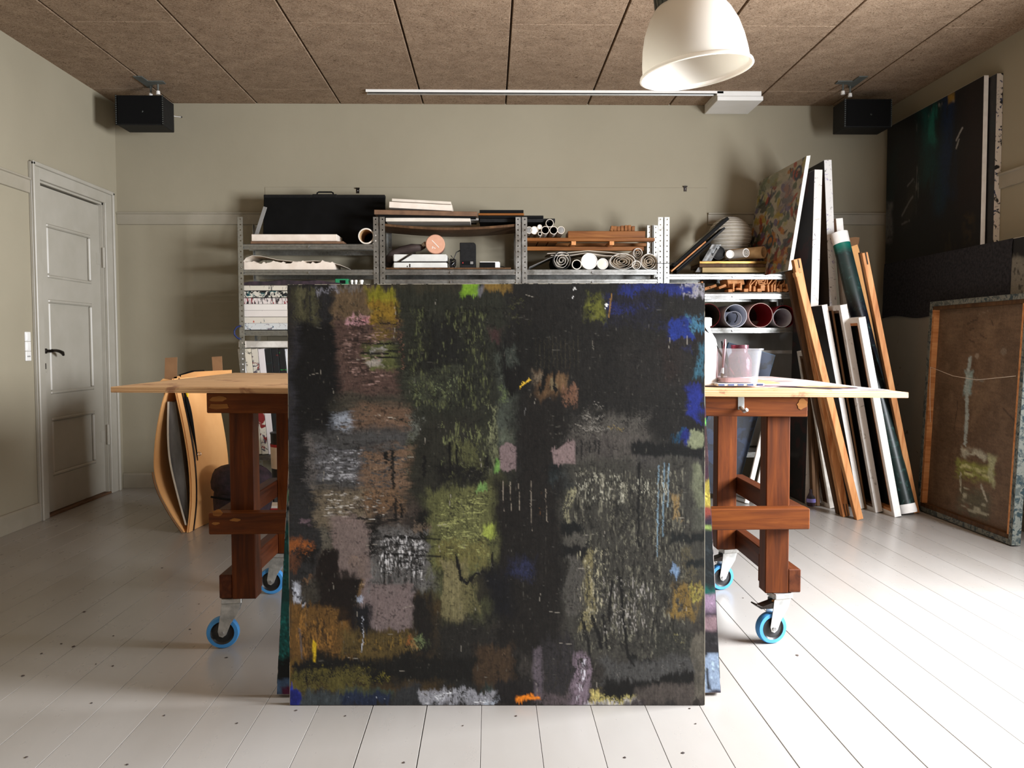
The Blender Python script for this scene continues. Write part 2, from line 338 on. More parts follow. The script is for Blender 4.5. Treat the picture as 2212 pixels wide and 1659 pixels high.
class Paint:
    """U right, V down, in any units; colours as display values"""
    def __init__(s, nx, ny, u0, v0, u1, v1, base):
        s.nx, s.ny = nx, ny; s.u0, s.v0, s.du, s.dv = u0, v0, (u1-u0)/(nx-1), (v1-v0)/(ny-1)
        s.U, s.V = np.meshgrid(np.linspace(u0, u1, nx), np.linspace(v0, v1, ny)); s.un = (u1-u0)/900.0
        s.C = np.ones((ny, nx, 3))*lin(base); s.k = 1; n = s.un
        w = lambda sc, amp, sd: amp*n*2*(fb(s.U/(sc*n), s.V/(sc*n), sd, 3)-.5)
        s.WU = s.U+w(70, 16, 91)+w(16, 6, 92); s.WV = s.V+w(70, 16, 93)+w(16, 6, 94)
        s.tone = fb(s.U/(9*n), s.V/(9*n), 71, 4)
    def win(s, x0, y0, x1, y1, mg):
        i0 = max(0, int((x0-mg-s.u0)/s.du)); i1 = min(s.nx, int((x1+mg-s.u0)/s.du)+2); j0 = max(0, int((y0-mg-s.v0)/s.dv)); j1 = min(s.ny, int((y1+mg-s.v0)/s.dv)+2)
        return (slice(j0, max(j1, j0+1)), slice(i0, max(i1, i0+1))) if i1 > i0 and j1 > j0 else None
    def put(s, m, col, var=.3, w=None):
        if w is None: w = (slice(None), slice(None))
        c = lin(col)[None, None, :]*(1+var*2*(s.tone[w][..., None]-.5)); m = m[..., None]; s.C[w] = s.C[w]*(1-m)+c*m
    def rect(s, x0, y0, x1, y1, col, a=1, soft=2.5, rough=8, rs=14, dry=0, d=None, rot=0, var=.3):
        s.k += 1; ext = max(x1-x0, y1-y0)*(.5 if rot else 0); w = s.win(x0, y0, x1, y1, ext+rough*2+soft*2+34*s.un)
        if w is None: return
        wp = .35 if rough < 5*s.un else 1.0; U = s.U[w]+(s.WU[w]-s.U[w])*wp; V = s.V[w]+(s.WV[w]-s.V[w])*wp
        if rot:
            cx, cy = (x0+x1)/2, (y0+y1)/2; c, q = math.cos(rot), math.sin(rot); U, V = cx+(U-cx)*c+(V-cy)*q, cy-(U-cx)*q+(V-cy)*c
        sd = np.minimum(np.minimum(U-x0, x1-U), np.minimum(V-y0, y1-V)); ax, ay = {'h': (3.5, .6), 'v': (.6, 3.5), None: (1, 1)}[d]
        f = fb(U/(rs*ax), V/(rs*ay), s.k); sd = sd+rough*2.6*(f-.5); m = sst(-soft*1.4, soft*1.4, sd)*a
        if dry: t = .6*fb(U/(7*ax), V/(7*ay), s.k+5.5, 4)+.4*vn(U/(2.2*ax), V/(2.2*ay), s.k+8.1); m = m*sst(dry-.09, dry+.11, t)
        s.put(m, col, var, w)
    def blob(s, cx, cy, rx, ry, col, a=1, rough=.25, soft=.08, rot=0, rs=12):
        s.k += 1; R = max(rx, ry)*1.6; w = s.win(cx-R, cy-R, cx+R, cy+R, 0)
        if w is None: return
        U, V = s.U[w]-cx, s.V[w]-cy
        if rot: c, q = math.cos(rot), math.sin(rot); U, V = U*c+V*q, -U*q+V*c
        r = np.sqrt((U/rx)**2+(V/ry)**2)+rough*2*(fb(s.U[w]/rs, s.V[w]/rs, s.k)-.5); s.put(1-sst(1-soft, 1+soft, r) if a == 1 else a*(1-sst(1-soft, 1+soft, r)), col, .2, w)
    def line(s, pts, wd, col, a=1, wob=1.5):
        s.k += 1; xs = [p[0] for p in pts]; ys = [p[1] for p in pts]; w = s.win(min(xs), min(ys), max(xs), max(ys), wd*2+wob*2)
        if w is None: return
        U, V = s.U[w], s.V[w]; m = np.zeros_like(U); du = wob*2*(fb(U/10, V/10, s.k)-.5)
        for (ax, ay), (bx, by) in zip(pts, pts[1:]):
            vx, vy = bx-ax, by-ay; t = np.clip(((U-ax)*vx+(V-ay)*vy)/(vx*vx+vy*vy+1e-9), 0, 1); dd = np.hypot(U+du-ax-t*vx, V+du*.5-ay-t*vy); m = np.maximum(m, 1-sst(wd*.45, wd, dd))
        s.put(m*a, col, .15, w)
    def fleck(s, x0, y0, x1, y1, col, dens=.7, d=None, a=.7, size=3):
        """dry scraped flecks inside a region"""
        s.k += 1; w = s.win(x0, y0, x1, y1, 30*s.un)
        if w is None: return
        ax, ay = {'h': (3.5, .7), 'v': (.7, 3.5), None: (1, 1)}[d]; U, V = s.WU[w], s.WV[w]; n = max(s.un, .12)
        sd = np.minimum(np.minimum(U-x0, x1-U), np.minimum(V-y0, y1-V)); e = sst(-6*n, 30*n, sd+24*n*(fb(U/(16*n), V/(16*n), s.k)-.5))
        t = .5*vn(s.U[w]/(size*ax), s.V[w]/(size*ay), s.k+2)+.5*fb(s.U[w]/(size*4*ax), s.V[w]/(size*4*ay), s.k+4); th = 1-e*(1-dens); s.put(sst(th, th+.14, t)*a, col, .25, w)
def smear(p, amp, hz):
    """drag the wet paint: hz in 0..1 mixes vertical and horizontal pulls"""
    n = p.un; U, V = p.U, p.V
    dv = amp*2*(.6*fb(U/(2.6*n), V/(80*n), 201, 3)+.4*fb(U/(9*n), V/(60*n), 202, 3)-.5); du = amp*2*(.6*fb(U/(80*n), V/(2.6*n), 203, 3)+.4*fb(U/(60*n), V/(9*n), 204, 3)-.5)
    j = np.clip(np.round((V+dv*(1-hz)*n-p.v0)/p.dv).astype(int), 0, p.ny-1); i = np.clip(np.round((U+du*hz*n-p.u0)/p.du).astype(int), 0, p.nx-1)
    p.C = p.C[j, i]
    st = hz*fb(U/(40*n), V/(2.4*n), 205, 4)+(1-hz)*fb(U/(2.4*n), V/(40*n), 206, 4); g = fb(U/(5*n), V/(5*n), 207, 4)
    p.C = p.C*(.35+.9*st+.4*g)[..., None]
def face_mesh(name, C, fn):
    """grid mesh whose point (i, j) is fn(a, b), a right and b down in 0..1, coloured by C"""
    ny, nx = C.shape[:2]; a, b = np.meshgrid(np.linspace(0, 1, nx), np.linspace(0, 1, ny))
    P = np.stack(fn(a, b), -1).reshape(-1, 3).astype(np.float32)
    i = np.arange(nx*ny).reshape(ny, nx); q = np.stack([i[:-1, :-1], i[1:, :-1], i[1:, 1:], i[:-1, 1:]], -1).reshape(-1, 4)
    me = bpy.data.meshes.new(name); me.vertices.add(len(P)); me.vertices.foreach_set('co', P.ravel())
    me.loops.add(q.size); me.loops.foreach_set('vertex_index', q.ravel().astype(np.int32))
    me.polygons.add(len(q)); me.polygons.foreach_set('loop_start', np.arange(0, q.size, 4, dtype=np.int32))
    try: me.polygons.foreach_set('loop_total', np.full(len(q), 4, dtype=np.int32))
    except Exception: pass
    me.update(calc_edges=True); me.validate()
    at = me.color_attributes.new('Col', 'FLOAT_COLOR', 'POINT')
    at.data.foreach_set('color', np.concatenate([np.clip(C, 0, .95).reshape(-1, 3), np.ones((nx*ny, 1))], 1).astype(np.float32).ravel())
    return me
def canvas(root, w, h, t, face, edge, gain=1.0, back=False, bars='piney', bar_w=.045):
    """stretched canvas: local X width, Z height, front towards -Y at y=-t. face: material or Paint; back=True shows the reverse to -Y"""
    if back:
        # reverse side faces -Y: folded canvas border, stretcher bars, linen inside
        f = .028
        for (x0, x1, z0, z1) in ((-w/2, w/2, 0, f), (-w/2, w/2, h-f, h), (-w/2, -w/2+f, f, h-f), (w/2-f, w/2, f, h-f)):
            B().box(x0, x1, -t-.001, -t+.004, z0, z1).build('folded_edge', M[edge] if isinstance(edge, str) else edge, root)
        bw = bar_w
        for (x0, x1, z0, z1) in ((-w/2+.003, w/2-.003, .003, bw), (-w/2+.003, w/2-.003, h-bw, h-.003), (-w/2+.003, -w/2+bw, bw, h-bw), (w/2-bw, w/2-.003, bw, h-bw)):
            B().box(x0, x1, -t+.003, -.004, z0, z1).build('stretcher_bar', M[bars], root)
        for (x0, x1, z0, z1) in ((-w/2-.002, w/2+.002, -.002, .002), (-w/2-.002, w/2+.002, h-.002, h+.002)):
            B().box(x0, x1, -t, 0, max(z0, 0), z1).build('canvas_edge', M[edge] if isinstance(edge, str) else edge, root)
        for sx in (-1, 1):
            B().box(sx*w/2-.002, sx*w/2+.002, -t, 0, 0, h).build('canvas_edge', M[edge] if isinstance(edge, str) else edge, root)
        B().box(-w/2, w/2, -.006, 0, 0, h).build('canvas_back', M[face] if isinstance(face, str) else face, root)
        return
    em = M[edge] if isinstance(edge, str) else edge
    for sx in (-1, 1): B().box(sx*w/2-.0015, sx*w/2+.0015, -t, 0, 0, h).build('canvas_edge', em, root)
    for z in (0, h): B().box(-w/2, w/2, -t, 0, max(0, z-.0015), z+.0015).build('canvas_edge', em, root)
    if isinstance(face, Paint):
        me = face_mesh('painted_face', face.C*gain, lambda a, b: (-w/2+w*a, -t-.0012+0*a, h*(1-b))); link_mesh('painted_face', me, M['paint'], root)
        B().box(-w/2+.002, w/2-.002, -t, -t+.003, .002, h-.002).build('canvas_backing', M['linen'], root)
    else:
        B().box(-w/2, w/2, -t-.001, -t+.003, 0, h).build('painted_face', M[face] if isinstance(face, str) else face, root)
    bw = .04
    for (x0, x1, z0, z1) in ((-w/2+.003, w/2-.003, .003, bw), (-w/2+.003, w/2-.003, h-bw, h-.003), (-w/2+.003, -w/2+bw, bw, h-bw), (w/2-bw, w/2-.003, bw, h-bw)):
        B().box(x0, x1, -t+.004, -.001, z0, z1).build('stretcher_bar', M['piney'], root)

# ================================================================ the room
# floor and its painted boards
fl = struct(B().box(XL-.1, XR+.1, YF-.1, YB+.1, -.06, -.016).build('floor', M['under']))
k = -14; x = -.5038+.158*k
_pm = {}
def plank(w, L, gap):
    key = (round(w, 4), round(L, 3), gap)
    if key not in _pm: _pm[key] = B().box(gap/2, w-gap/2, 0, L, -.0155, 0).mesh('floor_board', bevel=.0006); _pm[key].materials.append(M['floor'])
    return _pm[key]
i = 0
while x < XR:
    x1 = min(x+.158, XR+.02); xa = max(x, XL-.02); g = .0036 if i in (15, 22, 24) else .0014
    ys = YF+[3.1, 4.7, 2.2, 5.4, 3.9][i % 5]
    for y0, y1 in ((YF, ys), (ys, YB)):
        o = link_mesh('floor_board', plank(x1-xa, y1-y0-.0012, g), M['floor'], fl); o.location = (xa, y0, 0)
    x += .158; i += 1
# ceiling of wood-wool panels, staggered
ce = struct(B().box(XL-.1, XR+.1, YF-.1, YB+.1, H+.022, H+.07).build('ceiling', M['dark_gap']))
seams = [XL-.02]+[-2.2804+.6*i for i in range(9)]+[XR+.02]; _cm = {}
for i, (a, b) in enumerate(zip(seams, seams[1:])):
    cut = [c for c in ([5.90, 3.50, 1.10, -1.30] if i % 2 == 0 else [4.70, 2.30, -.10]) if YF < c < YB]
    ys = [YF]+sorted(cut)+[YB]
    for y0, y1 in zip(ys, ys[1:]):
        key = (round(b-a, 3), round(y1-y0, 3))
        if key not in _cm:
            _cm[key] = B().box(.0055, b-a-.0055, .001, y1-y0-.001, 0, .025).mesh('ceiling_panel', bevel=.003); _cm[key].materials.append(M['ceil'])
        o = link_mesh('ceiling_panel', _cm[key], M['ceil'], ce); o.location = (a, y0, H+random.uniform(-.0008, .0008))
# walls
wb = struct(B().box(XL-.12, XR+.12, YB, YB+.12, -.02, H+.06).build('wall_back', M['wall']))
p0, p1 = atY(572, 404, YB), atY(1528, 404, YB)
B().box(p0.x, p1.x, YB-.003, YB+.01, 0, p0.z).build('boarded_patch', M['wall'], wb, bevel=.002)
DY0, DY1, DZ = 5.165, 6.03, 2.045
struct(B().box(XL-.14, XL, YF-.1, DY0, -.02, H+.06).box(XL-.14, XL, DY1, YB+.1, -.02, H+.06).box(XL-.14, XL, DY0, DY1, DZ, H+.06).build('wall_left', M['wall']))
rb = B(); yprev = YF-.1
for wy0, wy1, wz0, wz1, pw in sorted(WIN):
    rb.box(XR, XR+.3, yprev, wy0, -.02, H+.06); rb.box(XR, XR+.3, wy0, wy1, -.02, wz0); rb.box(XR, XR+.3, wy0, wy1, wz1, H+.06); yprev = wy1
rb.box(XR, XR+.3, yprev, YB+.1, -.02, H+.06); struct(rb.build('wall_right', M['wall']))
struct(B().box(XL-.12, XR+.12, YF-.12, YF, -.02, H+.06).build('wall_front', M['frontwall']))
for wi, (wy0, wy1, wz0, wz1, pw) in enumerate(WIN):  # the second window is an addition, there only for its light
    wn = struct(thing('window_%d' % (wi+1), 'tall white casement window', 'window')); del wn['category']; del wn['label']
    ym = (wy0+wy1)/2; zt = wz0+(wz1-wz0)*.7
    for nm, bx in (('frame_post', (wy0, wy0+.06, wz0, wz1)), ('frame_post', (wy1-.06, wy1, wz0, wz1)), ('frame_post', (ym-.045, ym+.045, wz0, wz1)),
                   ('frame_rail', (wy0, wy1, wz0, wz0+.06)), ('frame_rail', (wy0, wy1, wz1-.06, wz1)), ('glazing_bar', (wy0, wy1, zt-.025, zt+.025))):
        B().box(XR+.10, XR+.16, bx[0], bx[1], bx[2], bx[3]).build(nm, M['white'], wn, bevel=.004)
    for a, b in ((wy0+.06, ym-.045), (ym+.045, wy1-.06)):
        for c, d in ((wz0+.06, zt-.025), (zt+.025, wz1-.06)): B().box(XR+.125, XR+.129, a, b, c, d).build('pane', M['pane'], wn)
    B().box(XR-.03, XR+.10, wy0-.04, wy1+.04, wz0-.03, wz0).build('window_sill', M['white'], wn, bevel=.005)
# skirting and picture rails
def board(name, prof, axis, a0, a1): return struct(B().prism(prof, axis, a0, a1).build(name, M['trim'], bevel=.0015))
board('baseboard_left', [(XL, 0), (XL+.018, 0), (XL+.018, .10), (XL+.010, .112), (XL, .112)], 'y', YF, 5.075)
board('baseboard_back', [(YB, 0), (YB-.018, 0), (YB-.018, .098), (YB-.010, .110), (YB, .110)], 'x', XL+.001, atY(572, 400, YB).x)
board('baseboard_right', [(XR, 0), (XR-.018, 0), (XR-.018, .10), (XR-.010, .112), (XR, .112)], 'y', YF, YB)
rail = lambda w, s, z: [(w, z), (w+s*.012, z+.003), (w+s*.014, z+.074), (w+s*.024, z+.078), (w+s*.024, z+.088), (w, z+.090)]
board('trim_1', rail(XL, 1, 1.940), 'y', YF, 5.07)
board('trim_2', rail(YB, -1, 1.922), 'x', XL+.001, p0.x-.002)
board('trim_3', rail(YB, -1, 1.922), 'x', p1.x+.004, XR-.001)
board('trim_4', rail(XR, -1, 1.940), 'y', 3.0, YB-.03)
# ---------------------------------------------------------------- door in the left wall
dr = thing('door_1', 'white panelled door', 'door'); struct(dr); del dr['category']; del dr['label']
dx = XL-.022                                   # front plane of the leaf
lf = B(); zs = [(.30, .66), (.80, 1.40), (1.52, 1.86)]
pans = [(5.305, 5.875, .235, .60), (5.305, 5.875, .745, 1.335), (5.305, 5.875, 1.465, 1.80)]
y0, y1 = DY0+.02, DY1-.02
lf.box(dx-.035, dx, y0, 5.305, .018, 2.018); lf.box(dx-.035, dx, 5.875, y1, .018, 2.018)
for z0, z1 in ((.018, .235), (.60, .745), (1.335, 1.465), (1.80, 2.018)): lf.box(dx-.035, dx, 5.305, 5.875, z0, z1)
leaf = lf.build('door_leaf', M['white'], dr)
for a, b, c, d in pans:
    B().box(dx-.030, dx-.014, a, b, c, d).build('door_panel', M['white'], leaf)
    mb = B(); w = .022
    for (q0, q1, r0, r1) in ((a, b, c, c+w), (a, b, d-w, d), (a, a+w, c+w, d-w), (b-w, b, c+w, d-w)): mb.box(dx-.016, dx+.006, q0, q1, r0, r1)
    mb.build('panel_moulding', M['white'], leaf, bevel=.007)
# lining and architrave
for (a, b, c, d) in ((DY0, DY0+.018, 0, DZ), (DY1-.018, DY1, 0, DZ), (DY0, DY1, DZ-.018, DZ)): B().box(XL-.13, XL, a, b, c, d).build('door_lining', M['white'], dr)
B().box(XL-.135, XL-.062, DY0, DY1, 0, DZ).build('door_stop', M['white'], dr)
for (a, b, c, d) in ((5.075, DY0+.005, 0, 2.13), (DY1-.005, 6.145, 0, 2.13), (DY0, DY1, DZ-.005, 2.13)):
    B().box(XL, XL+.020, a, b, c, d).build('architrave', M['white'], dr, bevel=.003)
for (a, b, c, d) in ((5.075, 5.095, 0, 2.13), (6.122, 6.147, 0, 2.13), (5.075, 6.147, 2.11, 2.135)):
    B().box(XL+.018, XL+.034, a, b, c, d).build('architrave_bead', M['white'], dr, bevel=.004)
B().box(XL-.12, XL+.012, DY0, DY1, 0, .014).build('threshold', M['threshold'], dr, bevel=.003)
for z in (.42, 1.66):
    h = B(); h.tube([(XL+.004, DY1-.018, z-.07), (XL+.004, DY1-.018, z+.07)], .009, 10); h.box(dx-.003, dx+.003, DY1-.075, DY1-.02, z-.05, z+.03); h.build('hinge', M['white'], dr)
B().box(dx, dx+.004, 5.225, 5.262, .885, 1.125).build('lock_plate', M['white'], dr, bevel=.0015)
hd = B(); hy, hz = 5.243, 1.015
hd.lathe([(.016, 0), (.016, .008), (.009, .012), (.009, .045)], 14, MT(dx+.004, hy, hz) @ MR(PI/2, 'Y'))
hd.tube([(dx+.05, hy-.008, hz+.002), (dx+.052, hy+.03, hz+.003), (dx+.052, hy+.075, hz-.002), (dx+.05, hy+.115, hz-.012), (dx+.046, hy+.135, hz-.026)], [.010, .009, .010, .012, .008], 10)
hd.build('door_handle', M['iron'], dr, smooth=True)
B().box(dx+.003, dx+.006, 5.238, 5.247, .905, .94).build('keyhole', M['iron'], dr)
# ---------------------------------------------------------------- switches on the left wall
sw = thing('wall_switch', 'white light switch above a socket beside the door', 'wall switch', tuple(atX(58, 748, XL)))
for z0, z1, nm in ((-.085, -.03, 'socket'), (-.028, .027, 'rocker'), (.029, .084, 'rocker')):
    q = B().box(0, .010, -.027, .027, z0, z1).build(nm, M['plastic_white'], sw, bevel=.002)
    if nm == 'socket':
        for yy in (-.009, .009): B().box(.0095, .0115, yy-.003, yy+.003, z0+.022, z0+.030).build('socket_hole', M['iron'], q)
    else: B().box(.009, .013, -.018, .018, z0+.008, z1-.008).build('rocker_key', M['plastic_white'], q, bevel=.001)
# wall clips on the back wall
for (u, v), lb in (((773, 412), 'small dark metal clip on the wall above the black portfolio case'), ((1480, 408), 'small dark metal clip on the wall left of the collage board')):
    p = atY(u, v, YB-.003); c = thing('wall_clip', lb, 'clip', (p.x, YB-.003, p.z))
    B().box(-.011, .011, -.004, 0, -.019, .019).build('plate', M['iron'], c, bevel=.001); B().box(-.014, .014, -.014, -.003, .012, .02).build('lip', M['iron'], c)
    B().lathe([(.004, 0), (.004, .003), (.001, .004)], 8, MT(0, -.004, 0) @ MR(PI/2, 'X')).build('screw', M['chrome'], c)

# ---------------------------------------------------------------- ceiling fittings
pl = thing('pendant_lamp', 'large opal white dome pendant lamp with ribbed grey cap', 'lamp', mat4=MT(.727, 3.0, 2.003) @ MR(math.radians(-7), 'Y'))
R0 = .186
prof = [(R0+.012, -.004), (R0+.010, .004), (R0, .012), (R0*.985, .05), (R0*.95, .095), (R0*.88, .145), (R0*.77, .19), (R0*.64, .225), (R0*.52, .246), (R0*.42, .258)]
inn = [(r-.005, z-.004) for r, z in prof[::-1]]; inn[-1] = (R0+.006, -.006)
B().lathe(prof+inn, 56, close=True).build('lamp_shade', M['opal'], pl, smooth=True)
cap = B().lathe([(.070, .262), (.104, .224), (.114, .226), (.114, .33), (.085, .37), (.05, .385), (.05, .47), (.012, .48)], 40).build('lamp_cap', M['bracket'], pl, smooth=True)
for q in range(30):
    a = 2*PI*q/30; B().box(.110, .1175, -.004, .004, .230, .345, MR(a, 'Z')).build('cooling_fin', M['bracket'], cap)
B().tube([(0, 0, .47), (0, 0, .80)], .006, 8).build('cord', M['iron'], pl)
B().lathe([(.001, .11), (.03, .12), (.042, .15), (.036, .19), (.02, .23), (.02, .27)], 20).build('bulb', M['opal'], pl, smooth=True)
# projection-screen style track and its housing
tr = thing('ceiling_track', 'thin aluminium ceiling track ending in a white housing', 'ceiling track')
za, zb = 2.752, H
B().box(-.845, 1.62, 5.895, 5.901, 2.776, zb).box(-.845, 1.62, 5.955, 5.961, 2.776, zb).build('track_flange', M['plastic_white'], tr)
B().box(-.835, 1.60, 5.901, 5.955, 2.784, zb).build('track_channel', M['iron'], tr)
B().tube([(-.835, 5.94, 2.778), (1.60, 5.94, 2.778)], .006, 8).build('track_rod', M['alu'], tr)
B().box(1.575, 1.895, 5.885, 6.235, 2.726, 2.756).build('housing', M['plastic_white'], tr, bevel=.003)
B().box(1.575, 1.885, 5.895, 6.235, 2.757, H).build('housing_lid', M['plastic_white'], tr, bevel=.002)
# loudspeakers
def speaker(name, x0, x1, yf, z0, z1, label, flip):
    s = thing(name, label, 'speaker', ((x0+x1)/2, yf+.105, z0), 'loudspeakers hung from the ceiling')
    w, h, d = x1-x0, z1-z0, .205
    B().box(-w/2, w/2, -d/2, d/2, 0, h).build('cabinet', M['charcoal'], s, bevel=.004)
    B().box(-w/2+.010, w/2-.010, -d/2-.006, -d/2, .008, h-.008).build('grille', M['blackcloth'], s, bevel=.002)
    for sx in (-1, 1):
        e = B().box(sx*w/2-.006, sx*w/2+.003, -d/2-.004, -d/2+.008, 0, h).build('corner_trim', M['charcoal'], s)
        for q in range(14): B().box(sx*w/2-.003, sx*w/2+.0035, -d/2-.0055, -d/2-.003, .006+q*h/14, .011+q*h/14).build('stud', M['bracket'], e)
    B().lathe([(.006, 0), (.004, .002)], 8, MT(.02, -d/2-.006, h*.45) @ MR(PI/2, 'X')).build('badge', M['bracket'], s)
    o0 = Vector(((x0+x1)/2, yf+.105, z0)); fx_ = (lambda u: u) if flip > 0 else (lambda u: 2162-u)
    pts = [atZ(fx_(u), v, H-.001)-o0 for u, v in ((287, 164), (306, 164), (320, 174), (352, 174), (358, 180), (331, 181), (329, 189), (322, 189))]
    B().prism([(p.x, p.y) for p in pts], 'z', H-z0-.007, H-z0-.001).build('ceiling_plate', M['bracket'], s)
    for u, v0, v1 in ((325.5, 184, 207), (341, 180, 202)):
        c = atZ(fx_(u), v0, H)-o0; zb = atY(fx_(u), v1, c.y+o0.y).z-z0
        r = B().tube([(c.x, c.y, zb), (c.x, c.y, H-z0-.004)], .006, 10).build('rod', M['bracket'], s)
        B().lathe([(.001, -.006), (.014, -.006), (.012, .016), (.001, .016)], 12, MT(c.x, c.y, zb)).build('white_nut', M['plastic_white'], r)
a = atY(250, 205, 5.8); b = atY(352, 270, 5.8); speaker('loudspeaker', a.x, b.x, 5.8, b.z, a.z, 'black loudspeaker hung in the ceiling corner above the white door', 1)
a = atY(1826, 213, 5.8); b = atY(1925, 275, 5.8); speaker('loudspeaker', a.x, b.x, 5.8, b.z, a.z, 'black loudspeaker hung beside the large dark painting on the right wall', -1)
p = atY(392, 253, YB)
cw = thing('wall_cable', 'thin pale cable leaving the wall beside the left loudspeaker', 'cable', (p.x, YB, p.z))
B().tube([(-.16, -.14, .02), (-.09, -.05, .006), (-.04, -.012, .002), (0, -.002, 0)], .0025, 6).build('wire', M['plastic_white'], cw); B().lathe([(.006, 0), (.006, .003), (.001, .004)], 8, MR(PI/2, 'X')).build('grommet', M['iron'], cw)

# ================================================================ the big painting in front
def main_painting():
    p = Paint(460, 468, 634, 618, 1526, 1524, (31, 31, 30)); R, F, L, O = p.rect, p.fleck, p.line, p.blob
    # underpainting
    R(640, 640, 905, 1370, (64, 56, 50), soft=22, rough=30, rs=40); R(868, 620, 1095, 1070, (44, 46, 37), soft=20, rough=24, rs=40, d='v'); R(930, 1030, 1095, 1350, (66, 68, 46), soft=18, rough=24, rs=30); R(1215, 985, 1526, 1440, (62, 61, 55), soft=22, rough=24, rs=40, d='v'); R(1235, 900, 1420, 1010, (60, 58, 55), soft=18, rough=24, rs=30); R(634, 1290, 960, 1510, (62, 50, 30), soft=16, rough=24, rs=30); R(1060, 1330, 1526, 1526, (48, 45, 42), soft=20, rough=20, rs=30); R(760, 620, 1000, 700, (66, 60, 44), soft=18, rough=20, rs=30)
    F(690, 700, 900, 1340, (128, 112, 98), .56, 'h', .7, 4); F(690, 700, 900, 1340, (22, 20, 19), .50, 'h', .8, 4); F(870, 640, 1090, 1060, (100, 104, 74), .58, 'v', .6, 4); F(1225, 1000, 1515, 1430, (140, 138, 122), .56, 'v', .6, 3.5); F(1225, 1000, 1515, 1430, (20, 20, 19), .52, 'v', .8, 4)
    # broad darks
    R(634, 618, 740, 1180, (36, 36, 38), soft=8); R(640, 624, 700, 720, (72, 70, 50), a=.75, soft=8, d='v', dry=.42)
    R(655, 624, 664, 700, (92, 90, 66), a=.6, d='v'); R(676, 624, 686, 690, (84, 84, 62), a=.6, d='v'); R(648, 700, 742, 960, (19, 19, 20), soft=6, d='v'); R(650, 960, 690, 1180, (30, 30, 31), soft=6, d='v')
    R(634, 705, 655, 1000, (46, 46, 52), a=.8, soft=8, d='v')
    R(735, 620, 812, 700, (96, 80, 60), soft=7); R(690, 621, 745, 634, (132, 132, 142), a=.8, dry=.5); R(745, 621, 800, 630, (104, 100, 98), a=.7)
    R(738, 690, 872, 860, (82, 64, 58), soft=6, rough=6); F(738, 690, 868, 860, (30, 22, 20), .50, 'h'); F(738, 700, 868, 850, (142, 116, 108), .58, 'h')
    R(806, 628, 868, 668, (118, 114, 34), soft=5); R(808, 650, 866, 704, (128, 102, 38), soft=4); F(806, 630, 868, 690, (160, 158, 44), .6, 'h'); R(812, 690, 866, 738, (98, 80, 36), a=.9, dry=.45)
    R(768, 682, 810, 706, (176, 136, 142), soft=3, dry=.42); R(792, 684, 810, 700, (180, 120, 126), a=.9); F(776, 688, 806, 704, (180, 190, 210), .55)
    F(738, 730, 860, 760, (170, 140, 134), .58, 'h')
    R(804, 744, 878, 806, (86, 90, 54), soft=4, rough=6); R(818, 757, 848, 766, (146, 142, 140), a=.9); R(806, 790, 832, 798, (160, 152, 146), a=.8, d='h'); R(818, 768, 850, 780, (110, 104, 92), a=.8)
    for y, x0, x1, w in ((744, 796, 870, 2.5), (765, 795, 846, 3), (760, 852, 876, 2.5), (774, 812, 872, 2.5), (697, 780, 800, 2), (702, 835, 868, 1.6)): L([(x0, y), (x1, y+1)], w, (18, 18, 18))
    R(868, 620, 1092, 920, (40, 42, 35), soft=10, d='v'); F(872, 640, 1080, 900, (86, 92, 58), .56, 'v'); F(872, 640, 1080, 900, (20, 21, 19), .50, 'v'); R(930, 700, 1010, 800, (28, 29, 27), soft=16)
    F(900, 672, 940, 700, (156, 140, 120), .52, 'v'); F(930, 655, 965, 680, (186, 176, 164), .62, 'v'); L([(868, 690), (876, 736), (880, 800)], 2.2, (150, 112, 92), .7); L([(866, 660), (880, 790)], 3, (24, 24, 22), .8)
    R(1008, 612, 1040, 640, (112, 150, 44), soft=3, rough=4); R(1034, 612, 1054, 634, (96, 96, 102), soft=3); R(1054, 612, 1112, 634, (118, 94, 46), soft=4, rough=4); F(1060, 615, 1108, 632, (170, 136, 40), .55)
    R(880, 800, 1000, 880, (58, 62, 50), a=.7, dry=.45, d='h'); F(880, 800, 1020, 880, (120, 130, 92), .62)
    R(730, 850, 880, 890, (60, 58, 50), a=.8, soft=8, d='h'); R(730, 890, 772, 934, (150, 158, 170), soft=5, dry=.40, d='h'); F(728, 890, 772, 930, (214, 222, 234), .55, 'h', size=2.5)
    R(778, 878, 892, 930, (108, 86, 70), soft=8, dry=.36, d='h'); F(780, 880, 890, 925, (214, 204, 188), .62, 'h'); R(890, 895, 935, 950, (120, 124, 116), a=.8, dry=.5, d='v'); F(892, 890, 940, 950, (226, 226, 220), .64, 'v')
    R(686, 930, 892, 1062, (70, 70, 70), soft=12, d='h'); R(690, 965, 790, 1040, (98, 98, 102), a=.8, dry=.42, d='h'); F(690, 950, 800, 1060, (176, 178, 184), .58, 'h'); F(690, 940, 890, 1060, (18, 18, 18), .53, 'h')
    R(676, 940, 692, 1060, (96, 92, 90), a=.7, soft=4, d='v', dry=.4); R(790, 970, 905, 1066, (112, 90, 72), soft=8, dry=.42, d='h'); F(800, 980, 900, 1060, (168, 142, 116), .60, 'h')
    R(905, 900, 1040, 1070, (40, 40, 34), soft=12); F(950, 900, 1085, 1060, (116, 122, 82), .56, 'v'); R(985, 960, 1055, 1030, (86, 88, 56), a=.75, dry=.45, d='v'); F(1040, 850, 1092, 1040, (152, 158, 116), .57, 'v')
    for x, y0, y1, w in ((980, 958, 1020, 4), (995, 965, 1030, 3.5), (858, 975, 1056, 3), (846, 980, 1000, 5), (925, 985, 1030, 5), (1060, 985, 1010, 4)): L([(x, y0), (x+1, y1)], w, (17, 17, 17))
